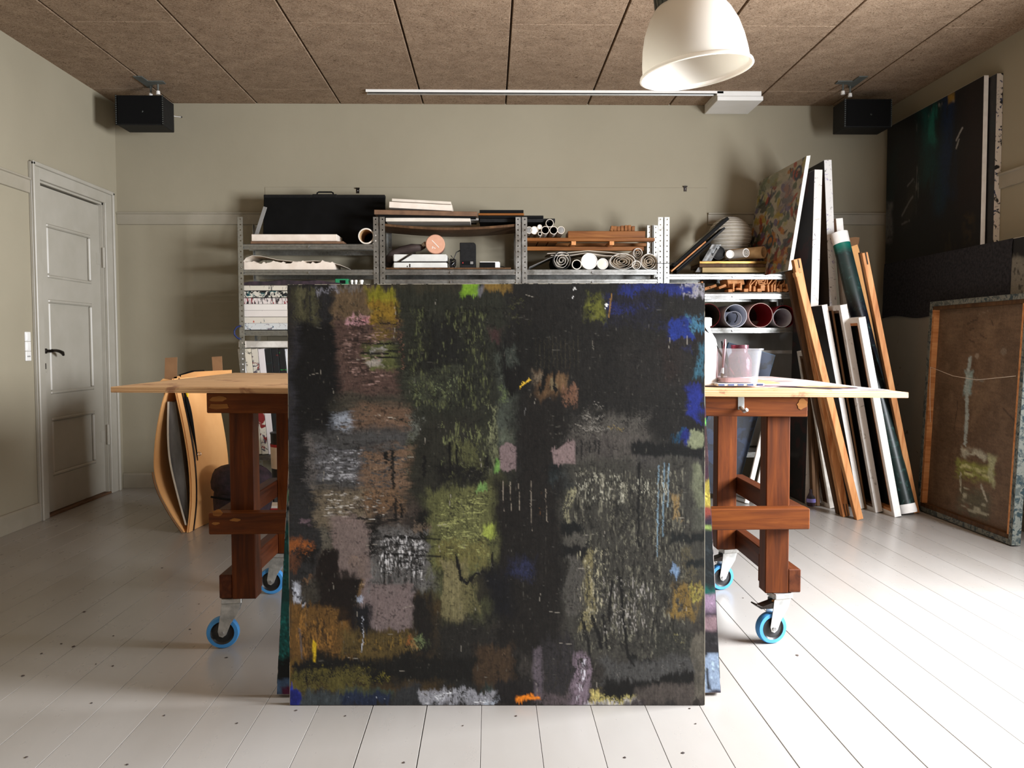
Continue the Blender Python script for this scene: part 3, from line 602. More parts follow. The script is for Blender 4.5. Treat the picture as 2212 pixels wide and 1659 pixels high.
    R(955, 1010, 1060, 1052, (24, 24, 22), soft=8, d='h', dry=.38); R(1065, 880, 1085, 1000, (128, 132, 100), a=.6, dry=.45, d='v')
    R(1082, 770, 1128, 962, (66, 72, 64), soft=5, d='v'); R(1088, 930, 1118, 962, (80, 86, 74), soft=4); F(1076, 840, 1100, 880, (196, 206, 200), .66); R(1080, 840, 1104, 868, (98, 112, 70), a=.7, dry=.48)
    # upper right black
    R(1110, 640, 1490, 960, (29, 28, 26), soft=16); R(1090, 760, 1136, 846, (17, 17, 16), soft=6, rough=10); R(1115, 700, 1200, 800, (24, 24, 22), soft=12)
    for x in range(1165, 1262, 9): L([(x, 735), (x+2, 800)], 1.2, (58, 54, 40), .55)
    R(1160, 806, 1236, 866, (82, 62, 42), soft=7, rough=10); R(1205, 800, 1232, 840, (112, 88, 62), soft=6, a=.8); R(1222, 836, 1254, 880, (116, 84, 66), a=.8, dry=.42, d='v'); R(1158, 808, 1180, 828, (104, 92, 76), soft=5, rough=4); R(1196, 816, 1206, 842, (110, 100, 76), a=.8)
    L([(1186, 800), (1180, 840), (1174, 846)], 6, (14, 14, 13)); L([(1204, 800), (1206, 840)], 4, (14, 14, 13)); L([(1131, 838), (1154, 823)], 1.6, (226, 186, 60)); O(1207, 842, 5, 5, (14, 14, 13))
    L([(1196, 862), (1197, 896)], 1.2, (205, 205, 205), .9); L([(1140, 878), (1142, 902)], 1.0, (190, 190, 188), .7); L([(1155, 850), (1153, 890)], 1.0, (120, 110, 90), .6)
    # blues
    R(1344, 616, 1500, 642, (30, 40, 100), soft=5, rough=8, dry=.36); R(1476, 620, 1502, 640, (30, 44, 120), soft=3); R(1484, 620, 1526, 646, (146, 144, 152), soft=3, rough=5, dry=.38); F(1486, 622, 1524, 646, (222, 222, 226), .55); F(1480, 622, 1500, 640, (206, 180, 160), .6)
    R(1318, 642, 1440, 700, (32, 40, 96), a=.85, soft=10, dry=.42, d='h'); F(1400, 640, 1490, 690, (84, 130, 190), .66, 'v'); R(1454, 692, 1500, 732, (30, 50, 130), soft=3, rough=9); R(1490, 688, 1526, 716, (62, 108, 134), soft=4, dry=.42); F(1495, 690, 1524, 716, (186, 206, 216), .60)
    R(1505, 736, 1526, 820, (52, 94, 112), soft=4, dry=.40, rough=6, d='v'); R(1472, 755, 1494, 765, (34, 50, 130), a=.7); R(1488, 836, 1524, 912, (28, 38, 108), soft=4, rough=9, d='h'); R(1496, 850, 1520, 880, (30, 46, 130), a=.8, dry=.4); R(1474, 930, 1506, 968, (28, 38, 104), soft=4, rough=6); R(1466, 938, 1480, 966, (24, 66, 92), a=.7)
    R(1330, 640, 1526, 672, (27, 26, 25), a=.85, rot=.10, rough=10, d='h'); R(1315, 674, 1470, 710, (29, 28, 26), rot=-.12, rough=8, d='h', a=.9); R(1430, 722, 1526, 752, (30, 24, 22), rot=-.14, rough=6, d='h', a=.95); R(1470, 910, 1526, 934, (26, 25, 25), d='h', rough=5)
    R(1346, 738, 1500, 852, (33, 31, 29), soft=18, a=.9); R(1440, 752, 1470, 832, (36, 28, 24), soft=12, a=.8)
    R(1282, 638, 1312, 694, (78, 80, 34), soft=6, dry=.4, rough=8); R(1288, 660, 1312, 684, (98, 100, 42), soft=4, rot=-.4); L([(1328, 640), (1322, 694)], 1.8, (150, 112, 52), .9); O(1317, 663, 3.2, 3.2, (244, 244, 240), rough=.1); L([(1247, 631), (1252, 627)], 2.2, (225, 225, 222)); O(1245, 643, 1.8, 2.2, (220, 220, 220), rough=.1); L([(1288, 742), (1287, 760)], 1.2, (110, 106, 96), .7)
    F(1080, 640, 1170, 720, (70, 72, 40), .60, 'h'); R(1072, 712, 1090, 734, (84, 54, 56), a=.5, soft=6); L([(1100, 742), (1098, 805)], 2, (15, 15, 14)); R(1100, 754, 1122, 800, (60, 66, 60), a=.7, soft=4)
    # middle band
    R(1130, 860, 1220, 1060, (27, 25, 23), soft=10); R(1240, 900, 1400, 1000, (78, 75, 70), soft=14, dry=.36, d='h', rough=14); F(1240, 860, 1340, 980, (140, 136, 128), .60, 'h'); R(1300, 940, 1400, 990, (74, 70, 66), a=.8, d='h', soft=8); R(1380, 985, 1526, 1010, (64, 62, 60), soft=6, d='h'); L([(1322, 928), (1352, 930)], 1.6, (130, 112, 60), .8)
    p.put(sst(-2.5, 2.5, np.minimum(np.minimum(p.U-1088, 1122-p.U), np.minimum(p.V-958-.6*np.abs(p.U-1106), 1019-p.V-.35*np.abs(p.U-1104)))+3*(fb(p.U/12, p.V/12, 3)-.5)), (122, 106, 107), .12)
    p.put(sst(-2.5, 2.5, np.minimum(np.minimum(p.U-1200-.12*(p.V-975)*(p.V > 975), 1249-p.U), np.minimum(p.V-974+.9*np.clip(p.U-1210, 0, 22)*.9, 1003-p.V))+3*(fb(p.U/12, p.V/12, 4)-.5)), (128, 111, 110), .12)
    R(1079, 994, 1090, 1022, (104, 146, 74), soft=3, rough=3); R(1194, 1004, 1246, 1022, (26, 30, 30), soft=4); R(1196, 1022, 1242, 1062, (42, 50, 52), soft=5, a=.9); R(1244, 950, 1330, 990, (58, 54, 52), a=.7, dry=.4); L([(1226, 960), (1227, 975)], 2, (30, 28, 28)); L([(1237, 955), (1238, 972)], 2, (30, 28, 28))
    for x in (1252, 1263, 1280, 1292, 1300): L([(x, 950+(x*7 % 20)), (x, 978+(x*3 % 12))], 2.2, (34, 33, 32))
    R(1500, 934, 1526, 974, (126, 132, 104), soft=3, rough=5); R(1368, 964, 1526, 990, (21, 22, 22), rot=.07, rough=3, soft=3); R(1452, 1004, 1500, 1018, (46, 48, 46), a=.9, d='h')
    R(1500, 1012, 1526, 1096, (112, 116, 94), soft=4, rough=8, d='v', a=.9); R(1492, 1100, 1526, 1140, (84, 86, 76), a=.8)
    # lower right scraped field
    R(1226, 1000, 1500, 1420, (58, 57, 52), soft=14, d='v'); F(1230, 1005, 1470, 1110, (176, 174, 156), .57, 'v', size=2.4); F(1230, 1000, 1500, 1420, (122, 120, 104), .55, 'v', size=2.4); F(1230, 1000, 1500, 1420, (18, 18, 17), .53, 'v'); F(1230, 1180, 1330, 1360, (186, 180, 150), .60, 'v', size=2.2); F(1290, 1240, 1420, 1380, (160, 156, 150), .60, 'v', size=2.2)
    R(1232, 1060, 1246, 1140, (168, 164, 130), a=.6, dry=.45, d='v'); R(1262, 1200, 1288, 1360, (132, 124, 88), a=.7, dry=.42, d='v'); R(1225, 1205, 1262, 1330, (80, 78, 74), a=.8, dry=.36, d='v')
    for x, y0, y1 in ((1428, 1010, 1200), (1440, 1000, 1160), (1450, 1010, 1100)): L([(x, y0), (x-3, y1)], 1.8, (122, 150, 168), .75)
    R(1446, 1218, 1458, 1250, (120, 146, 178), a=.9, soft=2, rough=5); R(1450, 1075, 1470, 1120, (150, 124, 78), a=.7, dry=.42); R(1460, 1270, 1504, 1340, (118, 96, 50), soft=6, dry=.38, d='v'); R(1490, 1270, 1512, 1300, (150, 142, 72), a=.8, dry=.4); R(1470, 1180, 1500, 1260, (86, 80, 60), a=.7, dry=.4)
    R(1446, 1148, 1526, 1170, (24, 27, 27), d='h', rough=5, soft=4); R(1484, 1214, 1526, 1230, (28, 32, 32), d='h', rough=4); R(1200, 1180, 1270, 1205, (22, 23, 23), d='h', rough=8); R(1216, 1136, 1260, 1160, (20, 23, 23), d='h', rough=6); R(1222, 1164, 1262, 1184, (82, 80, 74), a=.9)
    F(1440, 1360, 1505, 1420, (142, 136, 92), .58); R(1418, 1370, 1500, 1450, (44, 45, 40), a=.8, dry=.40)
    for pts in (((1328, 1260), (1322, 1320), (1322, 1340)), ((1284, 1330), (1290, 1350), (1300, 1370), (1304, 1400)), ((1346, 1250), (1352, 1340), (1362, 1420), (1376, 1440)), ((1264, 1340), (1276, 1378), (1282, 1420)), ((1386, 1010), (1384, 1180)), ((1310, 1330), (1316, 1400)), ((1400, 1425), (1402, 1450))): L(list(pts), 4, (18, 18, 18), .95, 3)
    O(1402, 1430, 12, 9, (20, 21, 20)); O(1372, 1425, 9, 10, (20, 21, 20))
    # left lower half
    R(634, 1060, 700, 1260, (40, 40, 41), soft=8, d='v'); R(655, 1120, 680, 1134, (128, 106, 116), a=.8, soft=4, d='h'); R(634, 1164, 676, 1200, (142, 82, 40), soft=5, rough=7, dry=.36); R(648, 1186, 690, 1222, (22, 20, 19), soft=5, dry=.36); R(634, 1200, 660, 1240, (96, 58, 34), a=.7, dry=.4)
    R(690, 1060, 810, 1140, (108, 98, 82), soft=8, dry=.34, d='h'); F(690, 1050, 860, 1140, (204, 200, 192), .60, 'h'); F(690, 1050, 870, 1130, (20, 19, 18), .57, 'h'); R(800, 1060, 880, 1110, (112, 88, 66), soft=6, dry=.4)
    R(726, 1112, 806, 1200, (116, 102, 98), soft=5, rough=8); R(700, 1130, 724, 1200, (92, 88, 78), soft=5, dry=.36, d='v'); R(736, 1190, 812, 1260, (120, 107, 104), soft=4, rough=8); R(760, 1208, 790, 1280, (108, 84, 54), a=.75, soft=5, d='v'); L([(760, 1212), (780, 1204)], 1.2, (190, 150, 96)); L([(782, 1258), (808, 1270)], 1.6, (196, 166, 120)); L([(800, 1080), (803, 1124)], 1.4, (60, 50, 46), .8)
    R(786, 1244, 906, 1350, (116, 104, 104), soft=3, rough=7); R(808, 1330, 898, 1358, (118, 106, 106), soft=3, rough=7); F(840, 1250, 905, 1320, (50, 48, 48), .56, 'v'); O(876, 1342, 6, 4, (40, 40, 42)); O(886, 1340, 5, 7, (60, 58, 58), a=.7)
    R(806, 1140, 948, 1270, (98, 97, 96), soft=8, dry=.34); F(812, 1140, 945, 1260, (206, 206, 208), .55, 'v', size=2.5); F(812, 1140, 945, 1260, (206, 206, 208), .60, 'h', size=2.5); F(806, 1140, 950, 1270, (20, 20, 20), .54, 'h'); F(806, 1140, 950, 1300, (20, 20, 20), .56, 'v'); F(825, 1250, 905, 1300, (190, 186, 178), .60, 'v')
    R(800, 1130, 826, 1216, (18, 17, 16), soft=6, dry=.38); R(912, 1100, 945, 1170, (18, 18, 17), soft=6, dry=.34); R(905, 1130, 960, 1146, (120, 104, 88), a=.6, dry=.45)
    for y, x0, x1 in ((1160, 840, 958), (1197, 840, 960), (1214, 850, 945), (1120, 780, 860), (1130, 800, 830)): L([(x0, y), (x1, y+4)], 3.2, (18, 18, 18), .95, 4)
    for x, y0, y1 in ((862, 1078, 1126), (876, 1090, 1118), (838, 1180, 1300), (868, 1170, 1250), (896, 1160, 1260), (826, 1110, 1130)): L([(x, y0), (x+2, y1)], 2.4, (18, 18, 18), .9, 3)
    R(942, 1056, 1084, 1236, (90, 92, 58), soft=8, rough=12); F(945, 1060, 1080, 1230, (150, 154, 96), .54, 'h'); F(945, 1060, 1080, 1230, (34, 34, 26), .54, 'h'); R(1030, 1056, 1056, 1070, (112, 150, 84), a=.9); R(1058, 1132, 1078, 1158, (156, 170, 78), a=.95, soft=3, rough=5); R(955, 1170, 1060, 1230, (104, 98, 56), a=.7, d='h', dry=.4)
    R(964, 1222, 1012, 1334, (118, 112, 80), soft=4, rough=9, d='v'); R(1005, 1240, 1042, 1318, (96, 92, 62), soft=5, dry=.36, d='v'); R(1034, 1230, 1080, 1300, (40, 38, 30), soft=5, rough=8); L([(996, 1216), (1004, 1250), (1016, 1262), (1034, 1240), (1056, 1238)], 4, (18, 18, 17)); L([(1071, 1195), (1070, 1230), (1058, 1246)], 3.4, (18, 18, 17)); L([(994, 1196), (996, 1216)], 3, (18, 18, 17))
    R(1076, 1040, 1220, 1420, (26, 24, 22), soft=12, d='v'); R(1108, 1210, 1152, 1250, (36, 40, 66), soft=8, dry=.36); R(1060, 1240, 1110, 1330, (17, 18, 22), soft=12); F(1150, 1040, 1200, 1140, (112, 78, 46), .64, 'v')
    for x, y0, y1 in ((1094, 1044, 1104), (1110, 1040, 1110), (1128, 1050, 1100), (1154, 1040, 1150), (1186, 1060, 1130)): L([(x, y0), (x+2, y1)], .9, (150, 140, 126), .7, .8)
    R(700, 1190, 738, 1310, (26, 19, 17), soft=4, rough=9, d='v'); R(734, 1226, 776, 1350, (24, 18, 16), soft=4, rough=9, d='v'); R(690, 1290, 740, 1316, (26, 20, 18), soft=4); R(776, 1282, 786, 1296, (174, 186, 208), a=.9, soft=2); R(770, 1300, 810, 1380, (24, 25, 30), soft=6)
    R(902, 1290, 940, 1420, (24, 22, 20), soft=6, d='v'); R(940, 1330, 1060, 1420, (34, 33, 30), soft=12)
    R(640, 1256, 664, 1306, (186, 192, 206), soft=4, rough=8, dry=.36, d='v'); F(640, 1260, 664, 1300, (228, 232, 240), .54, 'v'); R(654, 1318, 674, 1344, (128, 124, 124), a=.8, dry=.4); R(660, 1256, 710, 1300, (58, 56, 50), a=.8, soft=6); R(670, 1245, 692, 1256, (116, 86, 60), a=.7, d='h')
    R(634, 1310, 760, 1440, (104, 76, 38), soft=6, rough=8, d='v'); F(634, 1310, 760, 1440, (156, 112, 54), .52, 'v'); F(650, 1300, 760, 1440, (30, 26, 20), .54, 'v'); R(682, 1388, 694, 1434, (214, 180, 36), a=.95, soft=2, rough=4, d='v'); R(634, 1420, 662, 1480, (116, 90, 40), soft=4, a=.9); L([(656, 1360), (660, 1420)], 3, (90, 88, 92), .7); L([(640, 1280), (676, 1310)], 3, (30, 30, 34), .9, 3)
    R(740, 1360, 905, 1420, (84, 70, 38), soft=6, rough=8, d='v'); F(745, 1355, 905, 1415, (140, 112, 52), .54, 'v'); F(745, 1355, 905, 1415, (26, 24, 20), .54, 'v'); R(898, 1368, 925, 1406, (112, 126, 86), a=.8, dry=.42, d='v'); R(893, 1370, 903, 1400, (150, 92, 48), a=.8, dry=.4, d='v'); L([(790, 1330), (794, 1364), (788, 1410)], 1.2, (190, 196, 210), .85, 1); L([(880, 1402), (928, 1410)], 1.8, (16, 16, 16))
    R(640, 1420, 1130, 1476, (20, 20, 18), soft=6, rough=9, d='h'); F(680, 1425, 860, 1490, (124, 116, 44), .60, 'h'); R(640, 1446, 800, 1502, (86, 80, 40), soft=6, dry=.40, d='h'); F(650, 1460, 800, 1500, (150, 138, 40), .60, 'h'); L([(640, 1441), (700, 1442), (725, 1432)], 2.4, (14, 14, 14)); L([(668, 1450), (672, 1486)], 2.4, (22, 22, 20))
    R(640, 1496, 760, 1526, (62, 70, 74), soft=5, a=.95); R(740, 1490, 860, 1508, (56, 68, 60), soft=5, a=.8, d='h'); R(632, 1492, 660, 1526, (32, 42, 160), soft=3, rough=9); R(634, 1480, 642, 1500, (40, 60, 170), a=.9)
    R(738, 1500, 850, 1526, (34, 44, 66), soft=4, rough=6); F(736, 1500, 860, 1526, (210, 218, 230), .50, None); F(738, 1500, 800, 1524, (30, 90, 170), .60); R(860, 1480, 920, 1524, (46, 48, 50), soft=5, d='h'); R(914, 1494, 1078, 1526, (150, 152, 160), soft=4, rough=9, dry=.36); F(912, 1490, 1080, 1526, (232, 236, 242), .46, 'h'); F(940, 1496, 1070, 1526, (58, 44, 40), .60, 'v'); R(1050, 1476, 1085, 1490, (36, 66, 66), a=.8, d='h')
    R(1036, 1400, 1110, 1484, (62, 48, 34), soft=8, rough=10); F(1060, 1400, 1110, 1470, (104, 84, 66), .60); R(1076, 1470, 1160, 1520, (28, 26, 26), soft=6); R(1122, 1503, 1172, 1512, (232, 132, 32), soft=2, rough=4, d='h'); F(1110, 1508, 1190, 1526, (188, 160, 120), .62, 'h'); R(1060, 1510, 1090, 1524, (180, 190, 204), a=.8, dry=.42)
    R(1156, 1396, 1176, 1512, (92, 84, 92), a=.9, d='v', soft=3, rough=4); R(1176, 1380, 1244, 1500, (44, 42, 44), soft=8, d='v', dry=.34); R(1160, 1498, 1240, 1526, (92, 82, 86), soft=6, a=.8, dry=.38); F(1160, 1500, 1260, 1526, (190, 186, 196), .60)
    R(1238, 1416, 1276, 1526, (122, 108, 120), soft=5, dry=.38, d='v', rough=8); F(1238, 1416, 1280, 1526, (222, 220, 232), .50, 'v'); F(1238, 1416, 1290, 1500, (40, 34, 40), .56, 'v'); R(1284, 1484, 1304, 1520, (196, 180, 112), soft=3, dry=.36, d='v'); R(1290, 1498, 1386, 1520, (176, 166, 104), soft=4, dry=.40, d='h'); F(1296, 1498, 1384, 1524, (234, 230, 214), .54, 'h'); R(1270, 1512, 1390, 1526, (190, 188, 194), a=.8, dry=.42, d='h')
    R(1304, 1424, 1500, 1470, (68, 68, 67), soft=6, d='h', rough=8); F(1304, 1424, 1500, 1470, (126, 124, 118), .60, 'h'); R(1310, 1462, 1500, 1500, (15, 15, 14), soft=4, rot=-.06, d='h', rough=7); F(1326, 1462, 1450, 1486, (152, 146, 88), .52, 'h'); R(1380, 1480, 1526, 1526, (70, 64, 60), soft=7, rough=8); R(1498, 1376, 1522, 1516, (92, 88, 78), soft=5, a=.9, d='v'); R(1290, 1514, 1400, 1526, (52, 46, 48), a=.7, d='h'); O(1508, 1518, 7, 7, (30, 26, 24), a=.8)
    hz = sst(940, 860, p.U)*sst(660, 700, p.V)*sst(1180, 1080, p.V) if False else np.clip((1-sst(860, 960, p.U))*sst(650, 710, p.V)*(1-sst(1120, 1240, p.V)), 0, 1)
    smear(p, 20, .15+.7*hz)
    for pts in (((1100, 742), (1098, 805)), ((858, 975), (859, 1056)), ((1346, 1250), (1352, 1340), (1362, 1420), (1376, 1440)), ((1284, 1330), (1300, 1370), (1304, 1400)), ((862, 1078), (864, 1126)), ((876, 1090), (877, 1118)), ((996, 1216), (1004, 1250), (1016, 1262), (1034, 1240)), ((980, 958), (982, 1020)), ((840, 1197), (960, 1203)), ((840, 1160), (958, 1166)), ((640, 1441), (700, 1442), (725, 1432))): L(list(pts), 3, (16, 16, 16), .9, 3)
    # crisp late touches
    R(1010, 612, 1040, 638, (112, 150, 44), soft=2, rough=3, a=.9); R(1480, 622, 1500, 638, (30, 42, 110), soft=2, rough=4); F(1486, 620, 1526, 646, (226, 226, 230), .50, None, .9, 2.5); R(1458, 694, 1498, 728, (28, 46, 118), soft=2, rough=8); F(1494, 690, 1524, 716, (190, 210, 220), .56, None, .8, 2.5)
    p.put(sst(-2.5, 2.5, np.minimum(np.minimum(p.U-1088, 1122-p.U), np.minimum(p.V-958-.6*np.abs(p.U-1106), 1019-p.V-.35*np.abs(p.U-1104)))+3*(fb(p.U/12, p.V/12, 3)-.5)), (122, 106, 107), .12)
    p.put(sst(-2.5, 2.5, np.minimum(np.minimum(p.U-1200-.12*(p.V-975)*(p.V > 975), 1249-p.U), np.minimum(p.V-974+.9*np.clip(p.U-1210, 0, 22)*.9, 1003-p.V))+3*(fb(p.U/12, p.V/12, 4)-.5)), (128, 111, 110), .12)
    p.put(.85*sst(-3, 3, np.minimum(np.minimum(p.U-812-.1*(p.V-1300), 896-p.U+6*np.sin(p.V/9)), np.minimum(p.V-1262, 1354-p.V+.06*(p.U-850)))+6*(fb(p.U/14, p.V/14, 6)-.5)), (118, 105, 104), .15)
    p.put(.8*sst(-3, 3, np.minimum(np.minimum(p.U-738, 800-p.U+.12*(p.V-1150)), np.minimum(p.V-1130, 1250-p.V))+10*(fb(p.U/14, p.V/18, 8)-.5)), (116, 103, 99), .2)
    F(730, 892, 772, 932, (218, 226, 238), .48, 'h', .9, 2.2); F(786, 884, 892, 924, (216, 206, 190), .62, 'h', .9, 2); F(892, 892, 940, 950, (226, 226, 220), .64, 'v', .8, 2); F(812, 1142, 945, 1262, (212, 212, 214), .57, 'v', .85, 2.2); F(812, 1142, 945, 1262, (18, 18, 18), .55, 'h', .9, 3)
    F(690, 950, 800, 1062, (186, 188, 194), .60, 'h', .8, 2); F(690, 1050, 860, 1140, (208, 204, 196), .63, 'h', .8, 2); F(740, 700, 868, 850, (176, 146, 138), .64, 'h', .8, 2); F(640, 1258, 664, 1304, (228, 232, 240), .48, 'v', .9, 2.4); F(912, 1492, 1080, 1526, (236, 240, 246), .44, 'h', .95, 2.6); F(738, 1502, 860, 1526, (214, 222, 234), .50, None, .9, 2.6); F(1240, 1420, 1282, 1526, (224, 222, 234), .50, 'v', .9, 2.4); F(1288, 1496, 1388, 1522, (236, 230, 200), .52, 'h', .9, 2.4)
    F(1230, 1005, 1470, 1110, (186, 184, 166), .62, 'v', .8, 1.9); F(1234, 1180, 1330, 1360, (190, 184, 156), .64, 'v', .8, 1.9); F(1290, 1240, 1440, 1390, (170, 166, 160), .63, 'v', .8, 1.9); F(945, 1062, 1080, 1230, (168, 172, 112), .61, 'h', .8, 2); F(1042, 856, 1092, 1040, (164, 170, 130), .62, 'v', .8, 2); F(872, 640, 1080, 900, (106, 112, 76), .64, 'v', .7, 2)
    R(700, 1196, 736, 1306, (24, 18, 16), soft=3, rough=8, d='v', a=.9); R(738, 1232, 772, 1340, (23, 17, 15), soft=3, rough=8, d='v', a=.9); R(686, 1392, 692, 1432, (216, 182, 36), a=.95, soft=1.5, rough=3, d='v'); R(1124, 1504, 1170, 1511, (234, 134, 32), soft=1.5, rough=4, d='h'); L([(1131, 838), (1154, 823)], 1.6, (226, 186, 60)); O(1317, 663, 3.2, 3.2, (244, 244, 240), rough=.1); R(1490, 842, 1522, 906, (30, 42, 120), soft=3, rough=8, d='h', a=.7, dry=.36)
    R(1368, 966, 1526, 988, (20, 21, 21), rot=.07, rough=3, soft=3); R(1502, 936, 1526, 970, (126, 132, 104), soft=2, rough=4, a=.9); R(632, 1494, 658, 1526, (28, 36, 110), soft=2, rough=8); R(650, 720, 738, 940, (20, 20, 21), soft=8, d='v', a=.7)
    # fine overall grain and scratches
    F(640, 630, 1520, 1500, (110, 108, 98), .74, 'v', .5, 2); F(640, 630, 1520, 1500, (14, 14, 14), .60, None, .6, 3); F(640, 630, 1520, 1500, (110, 108, 100), .76, 'h', .5, 2)
    rs = np.random.RandomState(5)
    for q in range(46):
        x, y, l = rs.uniform(660, 1500), rs.uniform(640, 1480), rs.uniform(6, 26)
        if rs.rand() < .6: L([(x, y), (x+rs.uniform(-3, 3), y+l)], .9, (168, 162, 150), .6, .6)
        else: L([(x, y), (x+l, y+rs.uniform(-5, 5))], .9, (168, 162, 150), .6, .6)
    return p
PGAIN = 1.02
mp = thing('abstract_painting', 'large square near-black abstract painting standing in front of the work table', 'painting',
           mat4=MT(.0155, 2.431, .001) @ MR(math.radians(-1.87), 'Z') @ MR(math.radians(-2.1), 'X'))
canvas(mp, 1.205, 1.222, .020, main_painting(), drip('front_canvas_edge', S(206, 198, 178), [S(34, 32, 30), S(60, 56, 48)], 'z', 22, .54), PGAIN)

# ---------------------------------------------------------------- second canvas, mostly hidden
def second():
    p = Paint(220, 170, 600, 778, 1556, 1508, (40, 32, 40)); R, F, L = p.rect, p.fleck, p.line
    for y0, y1, c in ((778, 800, (44, 60, 56)), (800, 850, (34, 28, 40)), (850, 905, (58, 42, 62)), (905, 985, (112, 92, 128)), (985, 1066, (196, 158, 202)), (1066, 1084, (84, 72, 90)), (1084, 1110, (70, 116, 92)), (1110, 1150, (96, 108, 112)), (1150, 1320, (14, 70, 68)), (1320, 1470, (18, 86, 84)), (1440, 1480, (12, 18, 22)), (1480, 1510, (70, 96, 130))):
        R(560, y0, 680, y1, c, rough=6, d='h', soft=4); F(560, y0, 680, y1, tuple(min(255, int(v*1.5+14)) for v in c), .54, None); F(560, y0, 680, y1, tuple(int(v*.35) for v in c), .55, None)
    R(600, 1000, 632, 1050, (214, 176, 214), dry=.34, d='v'); R(600, 1090, 620, 1104, (60, 150, 90), a=.9); R(600, 1096, 640, 1126, (10, 26, 30), rough=8); R(612, 1496, 640, 1510, (80, 20, 60))
    for y0, y1, c in ((778, 792, (176, 140, 40)), (790, 860, (98, 38, 70)), (806, 830, (104, 172, 84)), (850, 900, (30, 24, 28)), (895, 960, (92, 44, 68)), (935, 952, (110, 186, 92)), (950, 1040, (62, 42, 44)), (1040, 1075, (60, 34, 46)), (1075, 1125, (156, 142, 58)), (1120, 1146, (128, 58, 46)), (1146, 1160, (36, 26, 44)), (1160, 1172, (150, 176, 92)), (1172, 1300, (20, 26, 28)), (1290, 1310, (14, 84, 76)), (1305, 1345, (142, 120, 142)), (1340, 1350, (20, 18, 22)), (1350, 1382, (134, 110, 116)), (1380, 1445, (34, 32, 34)), (1440, 1508, (136, 154, 178))):
        R(1490, y0, 1600, y1, c, rough=6, d='h', soft=4); F(1490, y0, 1600, y1, tuple(min(255, int(v*1.5+14)) for v in c), .55, None); F(1490, y0, 1600, y1, tuple(int(v*.35) for v in c), .56, None)
    for pts in (((1528, 850), (1540, 880), (1526, 905)), ((1536, 1070), (1534, 1130)), ((1546, 870), (1532, 900)), ((1528, 1460), (1532, 1500))): L(list(pts), 4, (16, 14, 16))
    return p
b0 = Vector((.021, 2.468, 0)); ln = math.atan2(.285, 1.0)
sp = thing('abstract_painting', 'canvas with violet and teal painted sides leaning behind the big dark painting', 'painting',
           mat4=MT(b0.x, b0.y+.026, .004) @ MR(math.radians(-1.4), 'Z') @ MR(-math.atan2(.268, 1.0), 'X'))
canvas(sp, 1.322, 1.036, .022, second(), drip('second_canvas_edge', S(214, 204, 198), [S(70, 40, 60), S(20, 60, 60), S(30, 30, 34)], 'z', 26, .53), .9)

# ================================================================ the work table
TZ = lambda x: .913-.0115*(x+1.25)           # the top sags to the right
tb = thing('work_table', 'long stained wooden work table on blue castors with plywood top', 'table', (.03, 3.3, 0))
def tbox(nm, x0, x1, y0, y1, z0, z1, m, bev=.003): return B().box(x0-.03, x1-.03, y0-3.3, y1-3.3, z0, z1).build(nm, M[m], tb, bevel=bev)
# plywood top: sloped slab
vs = []
xl, xr, ya, yb = -1.252, 1.412, 2.815, 4.17
tm = B(); tm.add([(x-.03, y-3.3, TZ(x)+dz) for dz in (-.019, 0) for y in (ya, yb) for x in (xl, xr)], [(0, 2, 3, 1), (4, 5, 7, 6), (0, 1, 5, 4), (2, 6, 7, 3), (0, 4, 6, 2), (1, 3, 7, 5)])
tm.build('tabletop', M['ply'], tb, bevel=.0015)
LX = (atY(524, 1100, 2.885).x, atY(1680, 1100, 2.885).x); FY, RY = 2.92, 3.55
zt = .864
def leg(x, y): return tbox('leg', x-.041, x+.041, y-.035, y+.035, .178, TZ(x)-.0875, 'table')
for x in LX:
    for y in (FY, RY): leg(x, y)
for y in (FY-.055, RY+.02):                     # upper rails along the table
    tm = B(); a, b = atY(447, 870, FY-.07).x, atY(1744, 870, FY-.07).x
    tm.add([(x-.03, yy-3.3, TZ(x)-.0195-d) for d in (.068, 0) for yy in (y-.02, y+.045) for x in (a, b)], [(0, 2, 3, 1), (4, 5, 7, 6), (0, 1, 5, 4), (2, 6, 7, 3), (0, 4, 6, 2), (1, 3, 7, 5)])
    tm.build('top_rail', M['tablex'], tb, bevel=.003)
zr0, zr1 = .415, .487
xa, xb = atY(457, 1118, FY-.06).x, atY(1742, 1118, FY-.06).x
tbox('cross_rail', xa, xb, FY-.092, FY-.036, zr0, zr1, 'tablex')
for sx, x in ((-1, LX[0]), (1, LX[1])):
    o = x+sx*.041
    x0, x1 = sorted((o, o+sx*.048))
    tbox('side_rail', x0, x1, FY-.034, RY+.036, .415, .487, 'tabley')
    x0, x1 = sorted((o, o+sx*.044))
    tbox('side_rail', x0, x1, FY-.034, RY+.036, .180, .262, 'tabley')
    for y in (FY, RY): tbox('bolster', x-.041, x+.041, y+.036, y+.046, .20, .30, 'table')
# worn patches of bare wood
def wornpatch(x, z, y, w, h, seed):
    rs = random.Random(seed); n = 14; poly = [(x-.03+w*math.cos(2*PI*k/n)*rs.uniform(.7, 1.15), z+h*math.sin(2*PI*k/n)*rs.uniform(.7, 1.15)) for k in range(n)]
    B().prism(poly, 'y', y-3.3-.0012, y-3.3).build('worn_patch', M['rawpatch'], tb)
for u, v, y, w, h in ((470, 862, FY-.0755, .028, .010), (474, 878, FY-.0755, .040, .010), (470, 1108, FY-.0925, .018, .012), (508, 1123, FY-.0925, .017, .006), (466, 1131, FY-.0925, .013, .005), (1733, 873, FY-.0755, .020, .018), (1584, 1118, FY-.0925, .0, .0), (1676, 1298, FY-.0355, .017, .007)):
    if w: p = atY(u, v, y); wornpatch(p.x, p.z, y, w, h, int(u*7+v))
